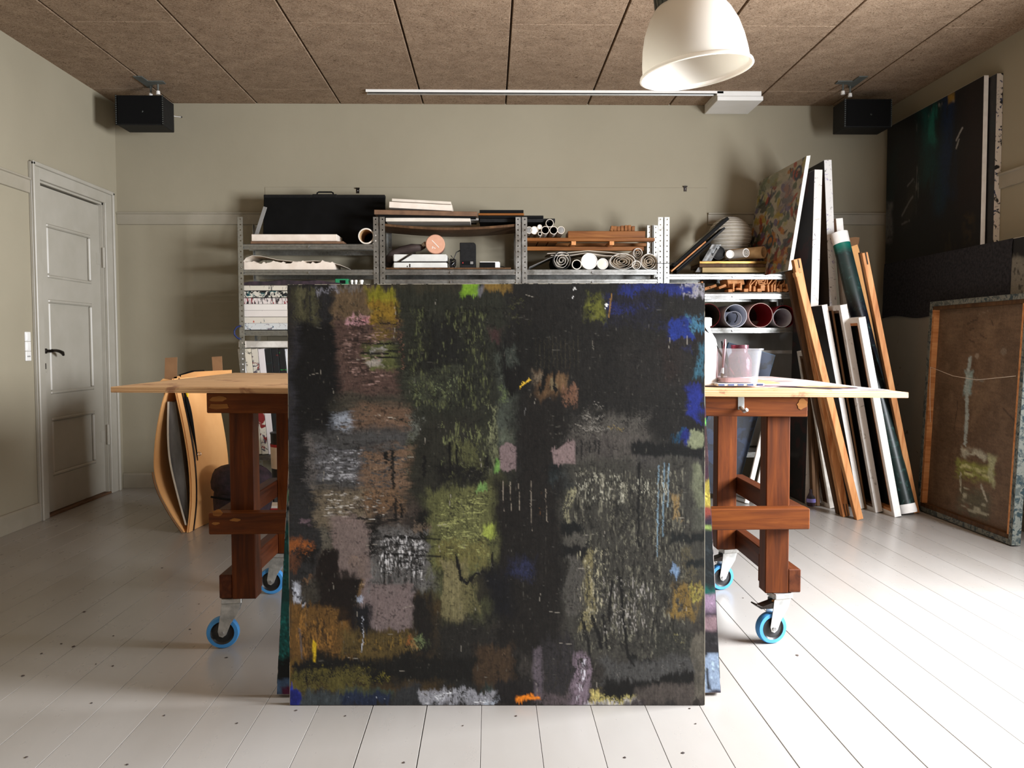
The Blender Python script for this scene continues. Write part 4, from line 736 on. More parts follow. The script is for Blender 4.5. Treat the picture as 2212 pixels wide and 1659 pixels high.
# hook under the right of the top
p = atY(1601, 872, FY-.076)
hk = B().box(p.x-.03-.012, p.x-.03+.010, FY-.079-3.3, FY-.075-3.3, p.z-.02, p.z+.025).tube([(p.x-.03-.002, FY-3.3-.08, p.z-.012), (p.x-.03+.004, FY-3.3-.10, p.z-.024), (p.x-.03+.010, FY-3.3-.11, p.z-.018)], .007, 8)
hk.build('hook', M['zinc'], tb, bevel=.001)
def castor(x, y, ang, brake):
    c = thing('castor', '', '', (x-.03, y-3.3, 0)); del c['label']; del c['category']; c.parent = tb; c.rotation_euler.z = ang
    wm = MT(.034, 0, .055) @ MR(PI/2, 'X')
    B().lathe([(.040, -.016), (.052, -.015), (.055, -.008), (.055, .008), (.052, .015), (.040, .016)], 36, wm).build('tyre', M['blue_rubber'], c, smooth=True)
    B().lathe([(.001, -.010), (.012, -.017), (.020, -.011), (.034, -.011), (.040, -.0162), (.0405, 0), (.040, .0162), (.034, .011), (.020, .011), (.012, .017), (.001, .010)], 30, wm).build('wheel', M['black_rubber'], c, smooth=True)
    for s in (-1, 1):
        B().prism([(-.030, .158), (.034, .158), (.038, .125), (.048, .062), (.044, .046), (.032, .041), (.020, .050), (.006, .085), (-.022, .128)], 'y', s*.0205-.0015, s*.0205+.0015).build('fork', M['zinc'], c, bevel=.0005)
    B().box(-.034, .034, -.03, .03, .160, .178).build('top_plate', M['zinc'], c, bevel=.002)
    B().tube([(.034, -.026, .055), (.034, .026, .055)], .007, 6).build('axle_nut', M['chrome'], c)
    if brake:
        q = B(); q.prism([(.02, .152), (.080, .136), (.100, .146), (.103, .142), (.084, .128), (.03, .126)], 'y', -.02, .02); q.build('brake_pedal', M['iron'], c, bevel=.001)
for x, y, a, br in ((LX[0]-.050, FY, PI+.12, False), (LX[1]+.018, FY-.015, PI+.22, True), (LX[1]+.018, RY, PI+.2, True), (LX[0]-.045, RY, PI, False)): castor(x, y, a, br)

# ---------------------------------------------------------------- on the table
def stained():
    p = Paint(150, 80, 0, 0, 260, 130, (196, 180, 176)); R, F, L, O = p.rect, p.fleck, p.line, p.blob
    F(0, 0, 260, 130, (232, 228, 224), .45, 'h', size=6); F(0, 0, 260, 130, (150, 120, 124), .55, 'h', size=5); F(0, 0, 260, 130, (96, 60, 72), .62, 'h', size=5); F(0, 0, 260, 130, (30, 22, 26), .68, 'h', size=4)
    R(60, 96, 250, 128, (120, 92, 100), dry=.45, d='h'); O(216, 112, 34, 9, (34, 24, 30)); O(120, 40, 12, 4, (50, 40, 44)); O(170, 72, 5, 2, (150, 20, 40)); F(200, 60, 260, 120, (206, 170, 120), .5, 'h', size=6); R(0, 122, 230, 130, (28, 20, 24), dry=.4, d='h')
    return p
sh = thing('stained_sheet', 'paint-stained white sheet lying on the right end of the table', 'sheet', (0, 0, 0))
x0, x1, y0, y1 = .25, 1.36, 2.835, 4.06
me = face_mesh('sheet_top', stained().C*1.25, lambda a, b: (x0+(x1-x0)*a, y1+(y0-y1)*b, .913-.0115*((x0+(x1-x0)*a)+1.25)+.0056+.004*np.sin(5*a+2)*np.sin(4*b)**2)); link_mesh('sheet_top', me, M['paint'], sh)
q = B(); q.add([(x, y, TZ(x)+d) for d in (.0004, .0052) for y in (y0, y1) for x in (x0, x1)], [(0, 2, 3, 1), (4, 5, 7, 6), (0, 1, 5, 4), (2, 6, 7, 3), (0, 4, 6, 2), (1, 3, 7, 5)]); q.build('sheet_core', M['ply'], sh)
ztop = TZ(.85)+.011
P0 = atZ(1590, 826, ztop+.010); 
lid = thing('tub_lid', 'blue and white chequered plastic lid under the clear tub', 'lid', (P0.x, P0.y, ztop))
B().box(-.085, .085, -.06, .06, .0, .009).build('lid_plate', M['plastic_white'], lid, bevel=.003)
navy = mat('navy_ink', S(42, 58, 96), S(60, 78, 120), 8, rough=.5)
for k in range(-2, 3): B().box(k*.034-.012, k*.034+.010, -.0615, -.058, .001, .0075).build('chequer', navy if k != 2 else M['navy_strap'], lid)
tub = thing('plastic_tub', 'clear plastic tub holding brushes and a pink jar on the table', 'tub', (P0.x, P0.y, ztop+.0095))
sq = lambda r, z, n=32: [Vector(((abs(math.cos(t))**.45)*math.copysign(1, math.cos(t))*r, (abs(math.sin(t))**.45)*math.copysign(1, math.sin(t))*r*.72, z)) for t in [2*PI*k/n for k in range(n)]]
tw = B(); rings = [sq(.068, .001), sq(.070, .004), sq(.083, .114), sq(.089, .116), sq(.089, .122), sq(.081, .119), sq(.067, .006)]
n = 32; vs = [p for r in rings for p in r]; tw.add(vs, [(i*n+k, i*n+(k+1) % n, (i+1)*n+(k+1) % n, (i+1)*n+k) for i in range(len(rings)-1) for k in range(n)])
tw.build('tub_wall', M['clear'], tub, smooth=True); B().add(sq(.067, .0015), [tuple(range(32))]).build('tub_base', M['clear'], tub)
pw_ = mat('murky_pink_water', S(168, 112, 108), S(190, 140, 130), 10, rough=.2)
B().add(sq(.0655, .003)+sq(.067, .018), [tuple(range(32))[::-1], tuple(range(32, 64))]+[(k, (k+1) % 32, 32+(k+1) % 32, 32+k) for k in range(32)]).build('rinse_water', pw_, tub)
jar = thing('glass_jar', 'pink-smeared glass jar standing inside the clear tub', 'jar', (P0.x+.014, P0.y+.006, ztop+.012))
B().lathe([(.001, .002), (.040, .002), (.043, .010), (.043, .075), (.036, .095), (.028, .104), (.028, .116), (.031, .117), (.031, .132), (.028, .132), (.0265, .104), (.034, .094), (.0405, .074), (.0405, .010), (.001, .005)], 32).build('jar_glass', M['pinkglass'], jar, smooth=True)
B().lathe([(.0432, .004), (.0434, .008), (.0434, .014), (.0432, .018)], 32).build('pink_smear', mat('pink_paint_smear', S(196, 130, 146), S(216, 160, 172), 16, rough=.4), jar, smooth=True)
def brush(name, label, a, b, r, hm, tip):
    t = thing(name, label, 'brush', tuple(a)); d = Vector(b)-Vector(a)
    B().tube([d*.0, d*.35, d*.8, d], [r*.55, r*1.0, r*1.15, r*.5], 8).build('handle', M[hm], t, smooth=True)
    B().tube([d*-.16, d*.02], [r*1.05, r*.8], 8).build('ferrule', M['zinc'], t); B().tube([d*-.34, d*-.16], [r*.6, r*1.2], 8).build('bristles', M[tip], t)
M['maroon_handle'] = mat('maroon_handle', S(90, 36, 46), S(120, 60, 66), 30, rough=.4)
bx, by, bz = P0.x, P0.y, ztop
brush('paint_brush', 'maroon-handled brush standing upright in the clear tub', (bx-.052, by-.012, bz+.06), (bx-.043, by-.008, bz+.165), .0055, 'maroon_handle', 'dark_in')
brush('paint_brush', 'thick black brush crossing behind the pink jar in the tub', (bx-.015, by+.02, bz+.045), (bx-.047, by+.022, bz+.158), .0065, 'black', 'dark_in')
brush('paint_brush', 'long thin black brush slanting left out of the tub', (bx-.020, by+.012, bz+.06), (bx-.116, by+.004, bz+.21), .004, 'black', 'dark_in')
brush('paint_brush', 'round brown brush head up inside the pink jar', (bx+.008, by-.004, bz+.082), (bx+.024, by+.004, bz+.022), .0045, 'plumplastic', 'brownboard')
pb = atY(1526, 770, P0.y+.03)
bo = thing('white_bottle', 'white plastic bottle half hidden behind the right edge of the big painting', 'bottle', (pb.x-.012, P0.y+.03, ztop))
B().lathe([(.001, 0), (.050, 0), (.052, .01), (.052, .13), (.044, .165), (.026, .195), (.022, .215), (.001, .215)], 28).build('bottle_body', M['plastic_white'], bo, smooth=True)
B().lathe([(.026, .212), (.029, .214), (.029, .240), (.024, .243), (.001, .243)], 22).build('bottle_cap', M['plastic_white'], bo, smooth=True)

# ================================================================ steel shelving along the back wall
SF, SR = 5.75, 6.15                     # front and rear of the shelves
ux = [atY(u, 560, SF).x for u in (513, 819.5, 1126.5, 1433.5)]; ux.append(ux[3]+.955)
sz = lambda v: atY(1100, v, SF).z        # height of a pixel row on the shelf front
_post = B(); _post.box(0, .036, 0, .002, 0, 1.905).box(0, .002, 0, .036, 0, 1.905); _pme = _post.mesh('post'); _pme.materials.append(M['post'])
_pmr = B().box(-.036, 0, 0, .002, 0, 1.905).box(-.002, 0, 0, .036, 0, 1.905).mesh('post'); _pmr.materials.append(M['post'])
_pbl = B().box(0, .036, -.002, 0, 0, 1.905).box(0, .002, -.036, 0, 0, 1.905).mesh('post'); _pbl.materials.append(M['post'])
_pbr = B().box(-.036, 0, -.002, 0, 0, 1.905).box(-.002, 0, -.036, 0, 0, 1.905).mesh('post'); _pbr.materials.append(M['post'])
LEV = [[sz(527), sz(582), sz(712), .30], [sz(582), sz(603), sz(712), .30], [sz(582), sz(603), sz(712), .30], [sz(592), sz(635), sz(709), .30]]
LAB = ['galvanised shelving unit nearest the door, full of stacked canvases', 'galvanised shelving unit holding the peach lid and metal case', 'galvanised shelving unit holding white paper rolls', 'galvanised shelving unit with paper lantern and wood offcuts']
for k in range(4):
    x0, x1 = ux[k]+.003, ux[k+1]-.003
    s = thing('shelving_unit', LAB[k], 'shelving', (x0, SF, 0), 'galvanised shelving units along the back wall'); w = x1-x0
    for me, px, py in ((_pme, 0, 0), (_pmr, w, 0), (_pbl, 0, SR-SF), (_pbr, w, SR-SF)):
        o = link_mesh('post', me, None, s); o.location = (px, py, 0)
    for z in LEV[k]:
        a, b = .004, w-.004
        sh_ = B(); t = z
        sh_.prism([(.003, t-.036), (.003, t-.030), (.010, t-.027), (.010, t-.020), (.003, t-.017), (.003, t-.010), (.008, t-.008), (.008, t-.003), (.003, t), (SR-SF-.003, t), (SR-SF-.003, t-.036), (SR-SF-.006, t-.036), (SR-SF-.006, t-.003), (.011, t-.003), (.013, t-.036)], 'x', a, b)
        o = sh_.build('shelf', M['steel'], s)
        B().box(w/2-.004, w/2+.004, -.002, .006, t-.026, t-.010).build('shelf_clip', M['chrome'], o)
        for yy in (.14, .27): B().box(a, b, yy-.012, yy+.012, t-.016, t-.003).build('stiffener', M['steel'], o)
# strap on the left post
p = atY(516, 718, SF-.01)
sp_ = thing('navy_strap', 'navy strap looped round the leftmost shelf post', 'strap', (p.x, SF-.012, p.z))
B().tube([(.014, -.004, .045), (-.012, -.006, .035), (-.028, -.004, .012), (-.028, -.004, -.014), (-.012, -.006, -.034), (.008, -.004, -.046)], .006, 8).build('strap_loop', M['navy_strap'], sp_)

def flat(name, label, cat, u0, u1, v0, v1, Y, depth, mt, group=None, bev=.002, tilt=0):
    a, b = atY(u0, v0, Y), atY(u1, v1, Y); w, h = b.x-a.x, a.z-b.z
    o = B().box(-w/2, w/2, 0, depth, 0, h).build(name, M[mt] if isinstance(mt, str) else mt, None, bevel=bev)
    o.location = ((a.x+b.x)/2, Y, b.z); o.rotation_euler.y = tilt; return tag(o, label, cat, group)
def roll(name, label, u, v, rpx, Y, L, outer, inner=None, group=None, cat='roll', wall=.004, spiral=0, zrest=None, ang=0, rise=0, sqz=(1, 1), fill=None):
    c = atY(u, v, Y); r = rpx*Y/FPX; z = c.z if zrest is None else zrest+r*sqz[1]
    t = thing(name, label, cat, (0, 0, 0), group); t.matrix_basis = MT(c.x, Y, z) @ MR(ang, 'Z') @ MR(rise, 'X') @ Matrix.Diagonal((sqz[0], 1, sqz[1], 1))
    mo, mi = M[outer], M[inner or outer]
    B().lathe([(r-wall, .0005), (r, .0005), (r, L), (r-wall, L)], 28, YTUBE).build('outer_wrap', mo, t, smooth=True)
    B().lathe([(r-wall, 0), (r-wall, L)], 28, YTUBE).build('inner_face', mi, t, smooth=True)
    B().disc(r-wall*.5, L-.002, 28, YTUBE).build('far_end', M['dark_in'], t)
    if fill: B().lathe([(r-wall, .006), (r-wall-.003, .004), (.001, .004)], 28, YTUBE).build('end_cap', M[fill], t, smooth=True)
    if spiral:
        sb = B(); n = 40*spiral; rows = []
        pts = [((r-wall)*(1-.86*k/n)*math.cos(2*PI*k/40+.6)*(1+.04*math.sin(k*.9)), (r-wall)*(1-.86*k/n)*math.sin(2*PI*k/40+.6)*(1+.05*math.sin(k*.7+1))) for k in range(n+1)]
        sb.sheet([[(x, yy, z_) for x, z_ in pts] for yy in (0, L*.9)]); sb.build('rolled_layers', mi, t, smooth=True, solid=.0012)
    return t

# ---- unit 1, top shelf
z1 = LEV[0][0]
a, b = atY(569, 421, 6.02), atY(833, 515, 6.02); w = b.x-a.x
pc = thing('portfolio_case', 'large black portfolio case with handle on the top shelf', 'portfolio case', mat4=MT((a.x+b.x)/2, 5.99, z1+.002) @ MR(math.radians(-8), 'X'))
h = a.z-z1
B().box(-w/2, w/2, -.014, .002, 0, h).build('front_cover', M['black'], pc, bevel=.004); B().box(-w/2+.004, w/2-.02, .006, .022, 0, h-.006).build('back_cover', M['black'], pc, bevel=.004)
B().box(-w/2, w/2-.002, -.018, .024, h-.02, h+.003).build('spine', M['charcoal'], pc, bevel=.003)
B().tube([(-.06, .004, h), (-.055, .004, h+.022), (-.045, .004, h+.028), (.045, .004, h+.028), (.055, .004, h+.022), (.06, .004, h)], .0055, 8).build('handle', M['black'], pc)
B().box(-.085, .085, -.02, .026, h-.018, h+.006).build('handle_plate', M['charcoal'], pc, bevel=.002)
a = atY(558, 446, 5.98); fp = thing('grey_flap', 'narrow grey board strip leaning against the left of the black case', 'board', (0, 0, 0))
p, q = atY(552, 513, 5.93), atY(573, 447, 5.965); B().beam(p, q, .026, .006, (0, 1, 0)).build('strip', M['grey_board'], fp, bevel=.001)
flat('thin_board', 'thin brown board under the white box on the top shelf', 'board', 541, 742, 521, 526.5, 5.762, .30, 'brownboard')
flat('canvas_block', 'flat white canvas lying on a brown board on the top shelf', 'canvas', 543, 728, 506, 520.6, 5.785, .26, 'foam')
t = roll('cardboard_roll', 'single tan cardboard roll at the right end of the top shelf', 791, 510, 17, 5.765, .36, 'paperwarm', 'tube', wall=.009, zrest=z1+.001)
# ---- unit 1, second shelf: wavy foam under a curled sheet
z2 = LEV[0][1]
a, b = atY(527, 562, 5.775), atY(722, 579, 5.775)
fo = B(); n = 46; rs = random.Random(3); top = []
for k in range(n+1):
    x = a.x+(b.x-a.x)*k/n; top.append((x, z2+.046+.006*math.sin(k*.5)+.005*rs.random()+(.01 if k % 5 == 0 else 0)))
fo.prism([(a.x, z2+.001), (b.x, z2+.001)]+top[::-1], 'y', 5.775, 6.02); tag(fo.build('foam_pad', M['foam']), 'wavy cream foam pad on the second shelf', 'foam')
pts = [(521, 578), (523, 568), (532, 557), (545, 552), (565, 553), (600, 561), (640, 565), (680, 563), (710, 566), (735, 572), (752, 579)]
P2 = [atY(u, v, 5.79) for u, v in pts]; sm = []
for i in range(len(P2)-1):
    for t in (0, .33, .66): sm.append(P2[i].lerp(P2[i+1], t))
sm.append(P2[-1]); cs = B(); cs.sheet([[(p.x, y, max(p.z, z2+.002)) for p in sm] for y in (5.785, 6.08)]); tag(cs.build('curled_sheet', M['paperwarm'], smooth=True, solid=.002), 'curled cream sheet arching over the foam pad', 'sheet')
# ---- unit 1, third shelf: lying canvases
z3 = LEV[0][2]
ed = [drip('edge_a', S(214, 206, 190), [S(38, 36, 40)], 'z', 60, .60, seed=1), drip('edge_b', S(210, 204, 190), [S(20, 74, 78), S(16, 18, 22)], 'o', 34, .52, seed=2), drip('edge_c', S(224, 214, 208), [S(140, 50, 58), S(20, 20, 24)], 'z', 60, .54, seed=3),
      drip('edge_d', S(228, 222, 214), [S(206, 200, 192)], 'x', 20, .62, seed=4), drip('edge_e', S(226, 218, 210), [S(150, 148, 150)], 'o', 30, .68, seed=5), drip('edge_f', S(216, 208, 194), [S(176, 56, 40), S(90, 100, 104)], 'z', 46, .66, seed=6), drip('edge_g', S(206, 208, 206), [S(60, 84, 104), S(120, 110, 116)], 'o', 30, .60, seed=7)]
stk = [(617, 627, 'cream canvas with thin dark drips', 527), (629, 642, 'canvas with teal and black splashed edge', 527), (644, 656, 'canvas with red and black dripped edge', 527), (657, 669.5, 'clean white canvas', 525), (670.5, 683.5, 'faintly marked white canvas', 526), (685, 697.5, 'cream canvas with two red drips', 525), (698.5, 711.5, 'pale canvas with blue-grey blots', 525)]
pos = ['topmost of the lying stack', 'second from top of the lying stack', 'third from top of the lying stack', 'in the middle of the lying stack', 'third from bottom of the lying stack', 'second from bottom of the lying stack', 'at the bottom of the lying stack']
for k, (va, vb, d, u0) in enumerate(stk):
    a, b = atY(u0, va, 5.77), atY(u0+235, vb, 5.77); zb = max(b.z, z3+.0015)
    c = thing('stacked_canvas', d+', '+pos[k], 'canvas', ((a.x+b.x)/2, 5.77, zb), 'canvases lying on the third shelf'); w = b.x-a.x; hh = a.z-zb
    e = B().box(-w/2, w/2, 0, .003, 0, hh).build('canvas_edge', ed[k], c); B().box(-w/2, w/2, .003, .34, hh-.003, hh).build('canvas_face', ed[k], c); B().box(-w/2, -w/2+.004, .003, .34, 0, hh-.003).build('canvas_edge', ed[k], c); B().box(w/2-.004, w/2, .003, .34, 0, hh-.003).build('canvas_edge', ed[k], c)
    B().box(-w/2+.005, w/2-.005, .004, .33, .002, hh-.004).build('stretcher_bar', M['brownwood'], c)
a = atY(524, 601, 5.78); zb = atY(524, 616, 5.77).z+.001
bg = B(); rows = []
for j in range(7):
    y = 5.78+.30*j/6; rows.append([(a.x+.66*k/14, y, zb+(.038+.006*math.sin(k*1.3+j))*math.sin(PI*min(max((k+.6)/15.2, .0), 1))**.35*(.75+.25*math.sin(PI*(j+.5)/7))) for k in range(15)])
bg.sheet(rows); bl = B(); top = rows[0]
ob = bg.build('crumpled_bag', M['bagcloth'], smooth=True, solid=.004); tag(ob, 'flat crumpled black bag on top of the canvas stack', 'bag')
bl = B(); bl.sheet([rows[0], [(p[0], p[1]+.001, zb) for p in rows[0]]]); o = bl.build('bag_front', M['bagcloth'], ob, solid=.002)
p = atY(738, 608, 5.80); gb = thing('green_box', 'small green packaging box beside the black bag', 'box', (p.x, 5.80, zb)); B().box(-.045, .045, 0, .10, 0, .044).build('carton', M['green_box'], gb, bevel=.003); B().box(-.012, .026, -.001, 0, .010, .034).build('print', M['black'], gb); B().box(.045, .075, .01, .09, 0, .03).build('end_flap', M['grey_board'], gb, bevel=.003)
for i, u in enumerate((760, 769, 781)):
    p = atY(u, 612, 5.80); c = thing('bottle_cap', ['white bottle cap nearest the green box', 'middle one of three white bottle caps in a row', 'rightmost and widest of three white bottle caps'][i], 'cap', (p.x, 5.80, z3+.12), 'white caps behind the big painting')
    r = (.010, .010, .014)[i]; B().lathe([(r*.7, -.118), (r*.7, zb-z3-.10), (r, zb-z3-.10), (r, zb-z3-.12+.035), (.001, zb-z3-.12+.036)], 14).build('cap', M['plastic_white'], c, smooth=True); B().lathe([(.001, -.119), (r*1.5, -.119), (r*1.5, -.03), (r*.7, -.01)], 14).build('bottle', M['plastic_white'], c, smooth=True)
# wrapped canvas lying across the standing ones
zc = atY(520, 751, 5.755).z
a, b = atY(516, 737, 5.755), atY(740, 750, 5.755); w = b.x-a.x
wc = thing('wrapped_canvas', 'white canvas with taped plastic corner lying across the standing canvases', 'canvas', ((a.x+b.x)/2, 5.755, zc)); hh = a.z-zc
B().box(-w/2+.02, w/2, 0, .32, 0, hh).build('canvas_block', M['canvasgrey'], wc, bevel=.003); B().box(-w/2-.004, -w/2+.05, -.004, .324, -.003, hh+.003).build('plastic_wrap', mat('cloudy_plastic', S(170, 160, 148), S(196, 186, 174), 20, rough=.3), wc, bevel=.006)
B().box(-w/2+.035, -w/2+.043, -.0055, -.004, .02, .026).build('staple', M['iron'], wc)
# standing canvases on the bottom shelf (leaning a little)
zs0 = LEV[0][3]
rowd = [('plain white canvas', M['canvas']), ('cream canvas with bold black marks', drip('sp1', S(222, 212, 190), [S(18, 18, 18)], 'o', 16, .60, seed=11)), ('cream canvas with grey-violet blotches', drip('sp2', S(210, 202, 186), [S(78, 74, 84), S(120, 30, 30)], 'o', 15, .56, seed=12)), ('white canvas with maroon splash', drip('sp3', S(224, 216, 214), [S(92, 24, 32)], 'o', 9, .66, seed=13)),
        ('all black canvas', drip('sp4', S(20, 22, 22), [S(14, 40, 40)], 'o', 20, .60, seed=14)), ('black canvas with a red top', drip('sp5', S(20, 22, 24), [S(120, 18, 22), S(16, 60, 60)], 'o', 12, .60, seed=15)), ('black canvas with green block', drip('sp6', S(16, 16, 18), [S(24, 130, 50)], 'o', 11, .60, seed=16)),
        ('white canvas with brown drip', drip('sp7', S(222, 224, 228), [S(84, 40, 34)], 'z', 22, .62, seed=17)), ('dark mottled canvas', drip('sp8', S(40, 42, 46), [S(90, 96, 100)], 'o', 30, .56, seed=18)), ('white canvas with grey streak', drip('sp9', S(214, 212, 206), [S(40, 50, 60)], 'z', 26, .62, seed=19))]
rowpos = ['at the left end of the standing row', 'second from the left in the standing row', 'third from the left in the standing row', 'fourth from the left in the standing row', 'fifth from the left in the standing row', 'sixth from the left in the standing row', 'seventh from the left in the standing row', 'eighth from the left in the standing row', 'ninth from the left in the standing row', 'tenth from the left in the standing row']
for k in range(10):
    tp = atY(520+14.5*k, 752, 5.775); hh = tp.z-zs0-.006; dx_ = .062
    c = thing('standing_canvas', rowd[k][0]+', '+rowpos[k], 'canvas', group='canvases standing on the bottom shelf', mat4=MT(tp.x+dx_, 5.775, zs0+.004) @ MR(-math.atan2(dx_, hh), 'Y'))
    B().box(-.021, .021, 0, .004, 0, hh).build('canvas_edge', rowd[k][1], c, bevel=.001); B().box(-.021, -.018, .004, .33, 0, hh).build('canvas_face', rowd[k][1], c); B().box(-.018, .019, .004, .33, hh-.004, hh).build('canvas_edge', rowd[k][1], c)
    B().box(-.016, .018, .01, .32, .004, hh-.006).build('stretcher_bar', M['brownwood'], c)
# ---- unit 2, roof of boards
zt2 = 1.862
x0, x1 = ux[1]-.01, ux[2]+.02
bd = B(); rows = []
for k in range(17): x = x0+(x1-x0)*k/16; s_ = math.sin(PI*k/16); rows.append([(x, 5.762, zt2+.004-.030*s_), (x, 6.13, zt2+.004-.030*s_)])
tag(bd.sheet(rows).build('sagging_board', M['brownwood'], smooth=True, solid=.016), 'sagging brown board laid across the second shelving unit', 'board')
def lying(name, label, cat, u0, u1, v0, v1, Y, d, m, tilt=0): return flat(name, label, cat, u0, u1, v0, v1, Y, d, m, None, .0015, tilt)
lying('white_batten', 'pale flat batten resting on the sagging board', 'board', 833, 1016, 470.5, 478.5, 5.785, .20, 'paperwarm')
lying('grey_tray', 'grey metal strip behind the pale batten', 'board', 980, 1034, 469, 476, 5.83, .12, 'zinc')
lying('brown_panel', 'long brown panel lying across the top of the shelf posts', 'board', 808, 1031, 455, 465, 5.745, .34, 'brownboard', .018)
lying('black_slab', 'thin black slab tucked under the long brown panel', 'board', 816, 1028, 465.6, 469.6, 5.76, .32, 'black', .012)
lying('white_canvas_slab', 'thick white canvas tilted on top of the brown panel', 'canvas', 840, 976, 439, 452, 5.79, .22, 'foam', .052)
lying('thin_white_slab', 'thin cream canvas lying uppermost on the board pile', 'canvas', 846, 974, 432, 438, 5.84, .20, 'paperwarm', .052)
lying('black_frame', 'black board with tan edge strip right of the brown panel', 'board', 1036, 1131, 453.5, 460, 5.83, .24, 'black')
B_ = lying('tan_strip', 'tan wooden strip beneath the black board', 'board', 1033, 1132, 460.4, 465, 5.80, .20, 'orangewood')
lying('dark_folder', 'wide dark folder stepping out to the right of the pile', 'folder', 1034, 1174, 465.5, 471, 5.81, .28, 'black', .0)
lying('dark_folder', 'lowest dark folder reaching furthest right over the cardboard tubes', 'folder', 1036, 1199, 472, 480, 5.83, .26, 'charcoal', .0)
# ---- unit 2, main shelf
zq = LEV[1][0]
flat('shelf_liner', 'thin dark brown liner board on the shelf under the metal case', 'board', 833, 1104, 578, 581.5, 5.76, .36, 'brownwood')
zq += .006
a, b = atY(849, 549, 5.80), atY(966, 578, 5.80); w = b.x-a.x; hh = a.z-zq-.003
mc = thing('metal_case', 'worn white metal case lying on the second unit shelf', 'case', ((a.x+b.x)/2, 5.80, zq+.002))
B().box(-w/2, w/2, 0, .26, 0, hh*.46).build('case_base', M['case_white'], mc, bevel=.006, seg=2); B().box(-w/2, w/2, 0, .26, hh*.50, hh).build('case_lid', M['case_white'], mc, bevel=.006, seg=2); B().box(-w/2+.003, w/2-.003, .003, .257, hh*.44, hh*.52).build('case_seam', M['iron'], mc)
B().box(-.072, -.066, -.004, 0, .012, .034).build('latch', M['iron'], mc); B().box(-.088, -.084, -.004, 0, .012, .022).build('latch', M['iron'], mc)
B().tube([(-w/2+.045, -.006, hh*.52), (-w/2+.09, -.008, hh*.8), (-w/2+.13, -.004, hh+.004), (-w/2+.15, .02, hh+.01)], .006, 8).build('carry_strap', M['iron'], mc)
hb = thing('horn_bag', 'dark taupe curved horn-shaped bag draped behind the metal case', 'bag', (0, 0, 0))
pts = [(838, 572), (841, 560), (850, 549), (868, 541), (890, 537), (908, 536), (918, 533)]; rr = [.030, .036, .034, .030, .030, .024, .012]
B().tube([atY(u, v, 5.90)+Vector((0, .03*math.sin(i), 0)) for i, (u, v) in enumerate(pts)], rr, 14).build('bag_body', M['plumplastic'], hb, smooth=True)
B().tube([atY(912, 531, 5.88), atY(919, 526, 5.86)], [.012, .015], 12).build('knob', M['paperwarm'], hb, smooth=True)
zl = zq+hh+.004; c = atY(940, 527, 5.80); r = 20.5*5.80/FPX
pd = thing('round_tin', 'round peach-coloured lid with a white scratch standing on the case', 'tin', (c.x, 5.80, zl+r+.002))
B().lathe([(.001, 0), (r-.004, 0), (r, .004), (r, .05), (.001, .05)], 36, YTUBE).build('lid', M['peach'], pd, smooth=True)
B().lathe([(.001, .05), (r-.008, .05), (r-.008, .16), (.001, .16)], 36, YTUBE).build('tin_body', M['maroon_handle'], pd, smooth=True)
B().beam((-.022, -.001, .026), (.026, -.001, -.024), .004, .0012, (0, 1, 0)).build('scratch', M['paper'], pd)
rs = random.Random(8)
for q in range(5):
    fx_, fz_ = -.024+rs.random()*.020, -.034+rs.random()*.014; B().box(fx_, fx_+.006, -.0012, -.0002, fz_, fz_+.005).build('paint_fleck', M['paper'], pd)
a, b = atY(993, 524, 5.82), atY(1028, 577, 5.82); w = b.x-a.x; hh = a.z-zq-.002
ch = thing('battery_charger', 'black battery charger with red light and cable on the shelf', 'charger', ((a.x+b.x)/2, 5.82, zq+.002))
B().prism([(-w/2, 0), (w/2, 0), (w/2, hh-.012), (w/2-.012, hh), (-w/2, hh)], 'y', 0, .11).build('charger_body', M['charcoal'], ch, bevel=.003); B().box(-w/2+.012, w/2-.012, -.002, 0, .028, .056).build('display', M['black'], ch)
B().box(-w/2+.018, -w/2+.024, -.0035, -.001, .038, .048).build('red_light', M['label_red'], ch); B().box(w/2-.038, w/2-.018, -.0035, -.001, .034, .052).build('marking', M['grey_board'], ch)
cb = thing('cable_bundle', 'tangle of black cable between the metal case and charger', 'cable', (0, 0, 0))
for q in range(6):
    rs = random.Random(20+q); base = atY(978, 570, 5.84); pts = [base+Vector((.02*math.cos(t*1.3+q), .03*math.sin(t+q*2), .0+.012*q*.5+.045*abs(math.sin(t*.7+q)))) for t in np.linspace(0, 5, 14)]
    for p_ in pts: p_.z = max(p_.z-.04, zq+.006)
    B().tube(pts, .004, 6).build('cable_loop', M['black_rubber'], cb, smooth=True)
B().tube([atY(974, 552, 5.84), atY(980, 560, 5.84), atY(986, 545, 5.84), atY(994, 541, 5.84)], .004, 6).build('cable_loop', M['black_rubber'], cb, smooth=True)
a, b = atY(1035, 565, 5.79), atY(1080, 578, 5.79); w = b.x-a.x; hh = a.z-zq-.002
rd = thing('clock_radio', 'small white clock radio with dark face at the shelf end', 'radio', ((a.x+b.x)/2, 5.79, zq+.002))
B().box(-w/2, w/2, .004, .09, 0, hh).build('radio_case', M['plastic_white'], rd, bevel=.005, seg=2); B().box(-w/2+.003, w/2-.032, .0, .006, .004, hh-.005).build('dark_face', M['black'], rd, bevel=.001)
B().tube([(w/2-.02, .09, .03), (w/2+.02, .10, .022), (w/2+.06, .08, .01), (w/2+.085, .05, .005)], .003, 6).build('lead', M['black_rubber'], rd)
# under-shelf clutter just above the painting
flat('orange_plank', 'orange plank lying deep under the second unit shelf', 'plank', 1018, 1104, 608, 620, 5.80, .3, 'orangewood')
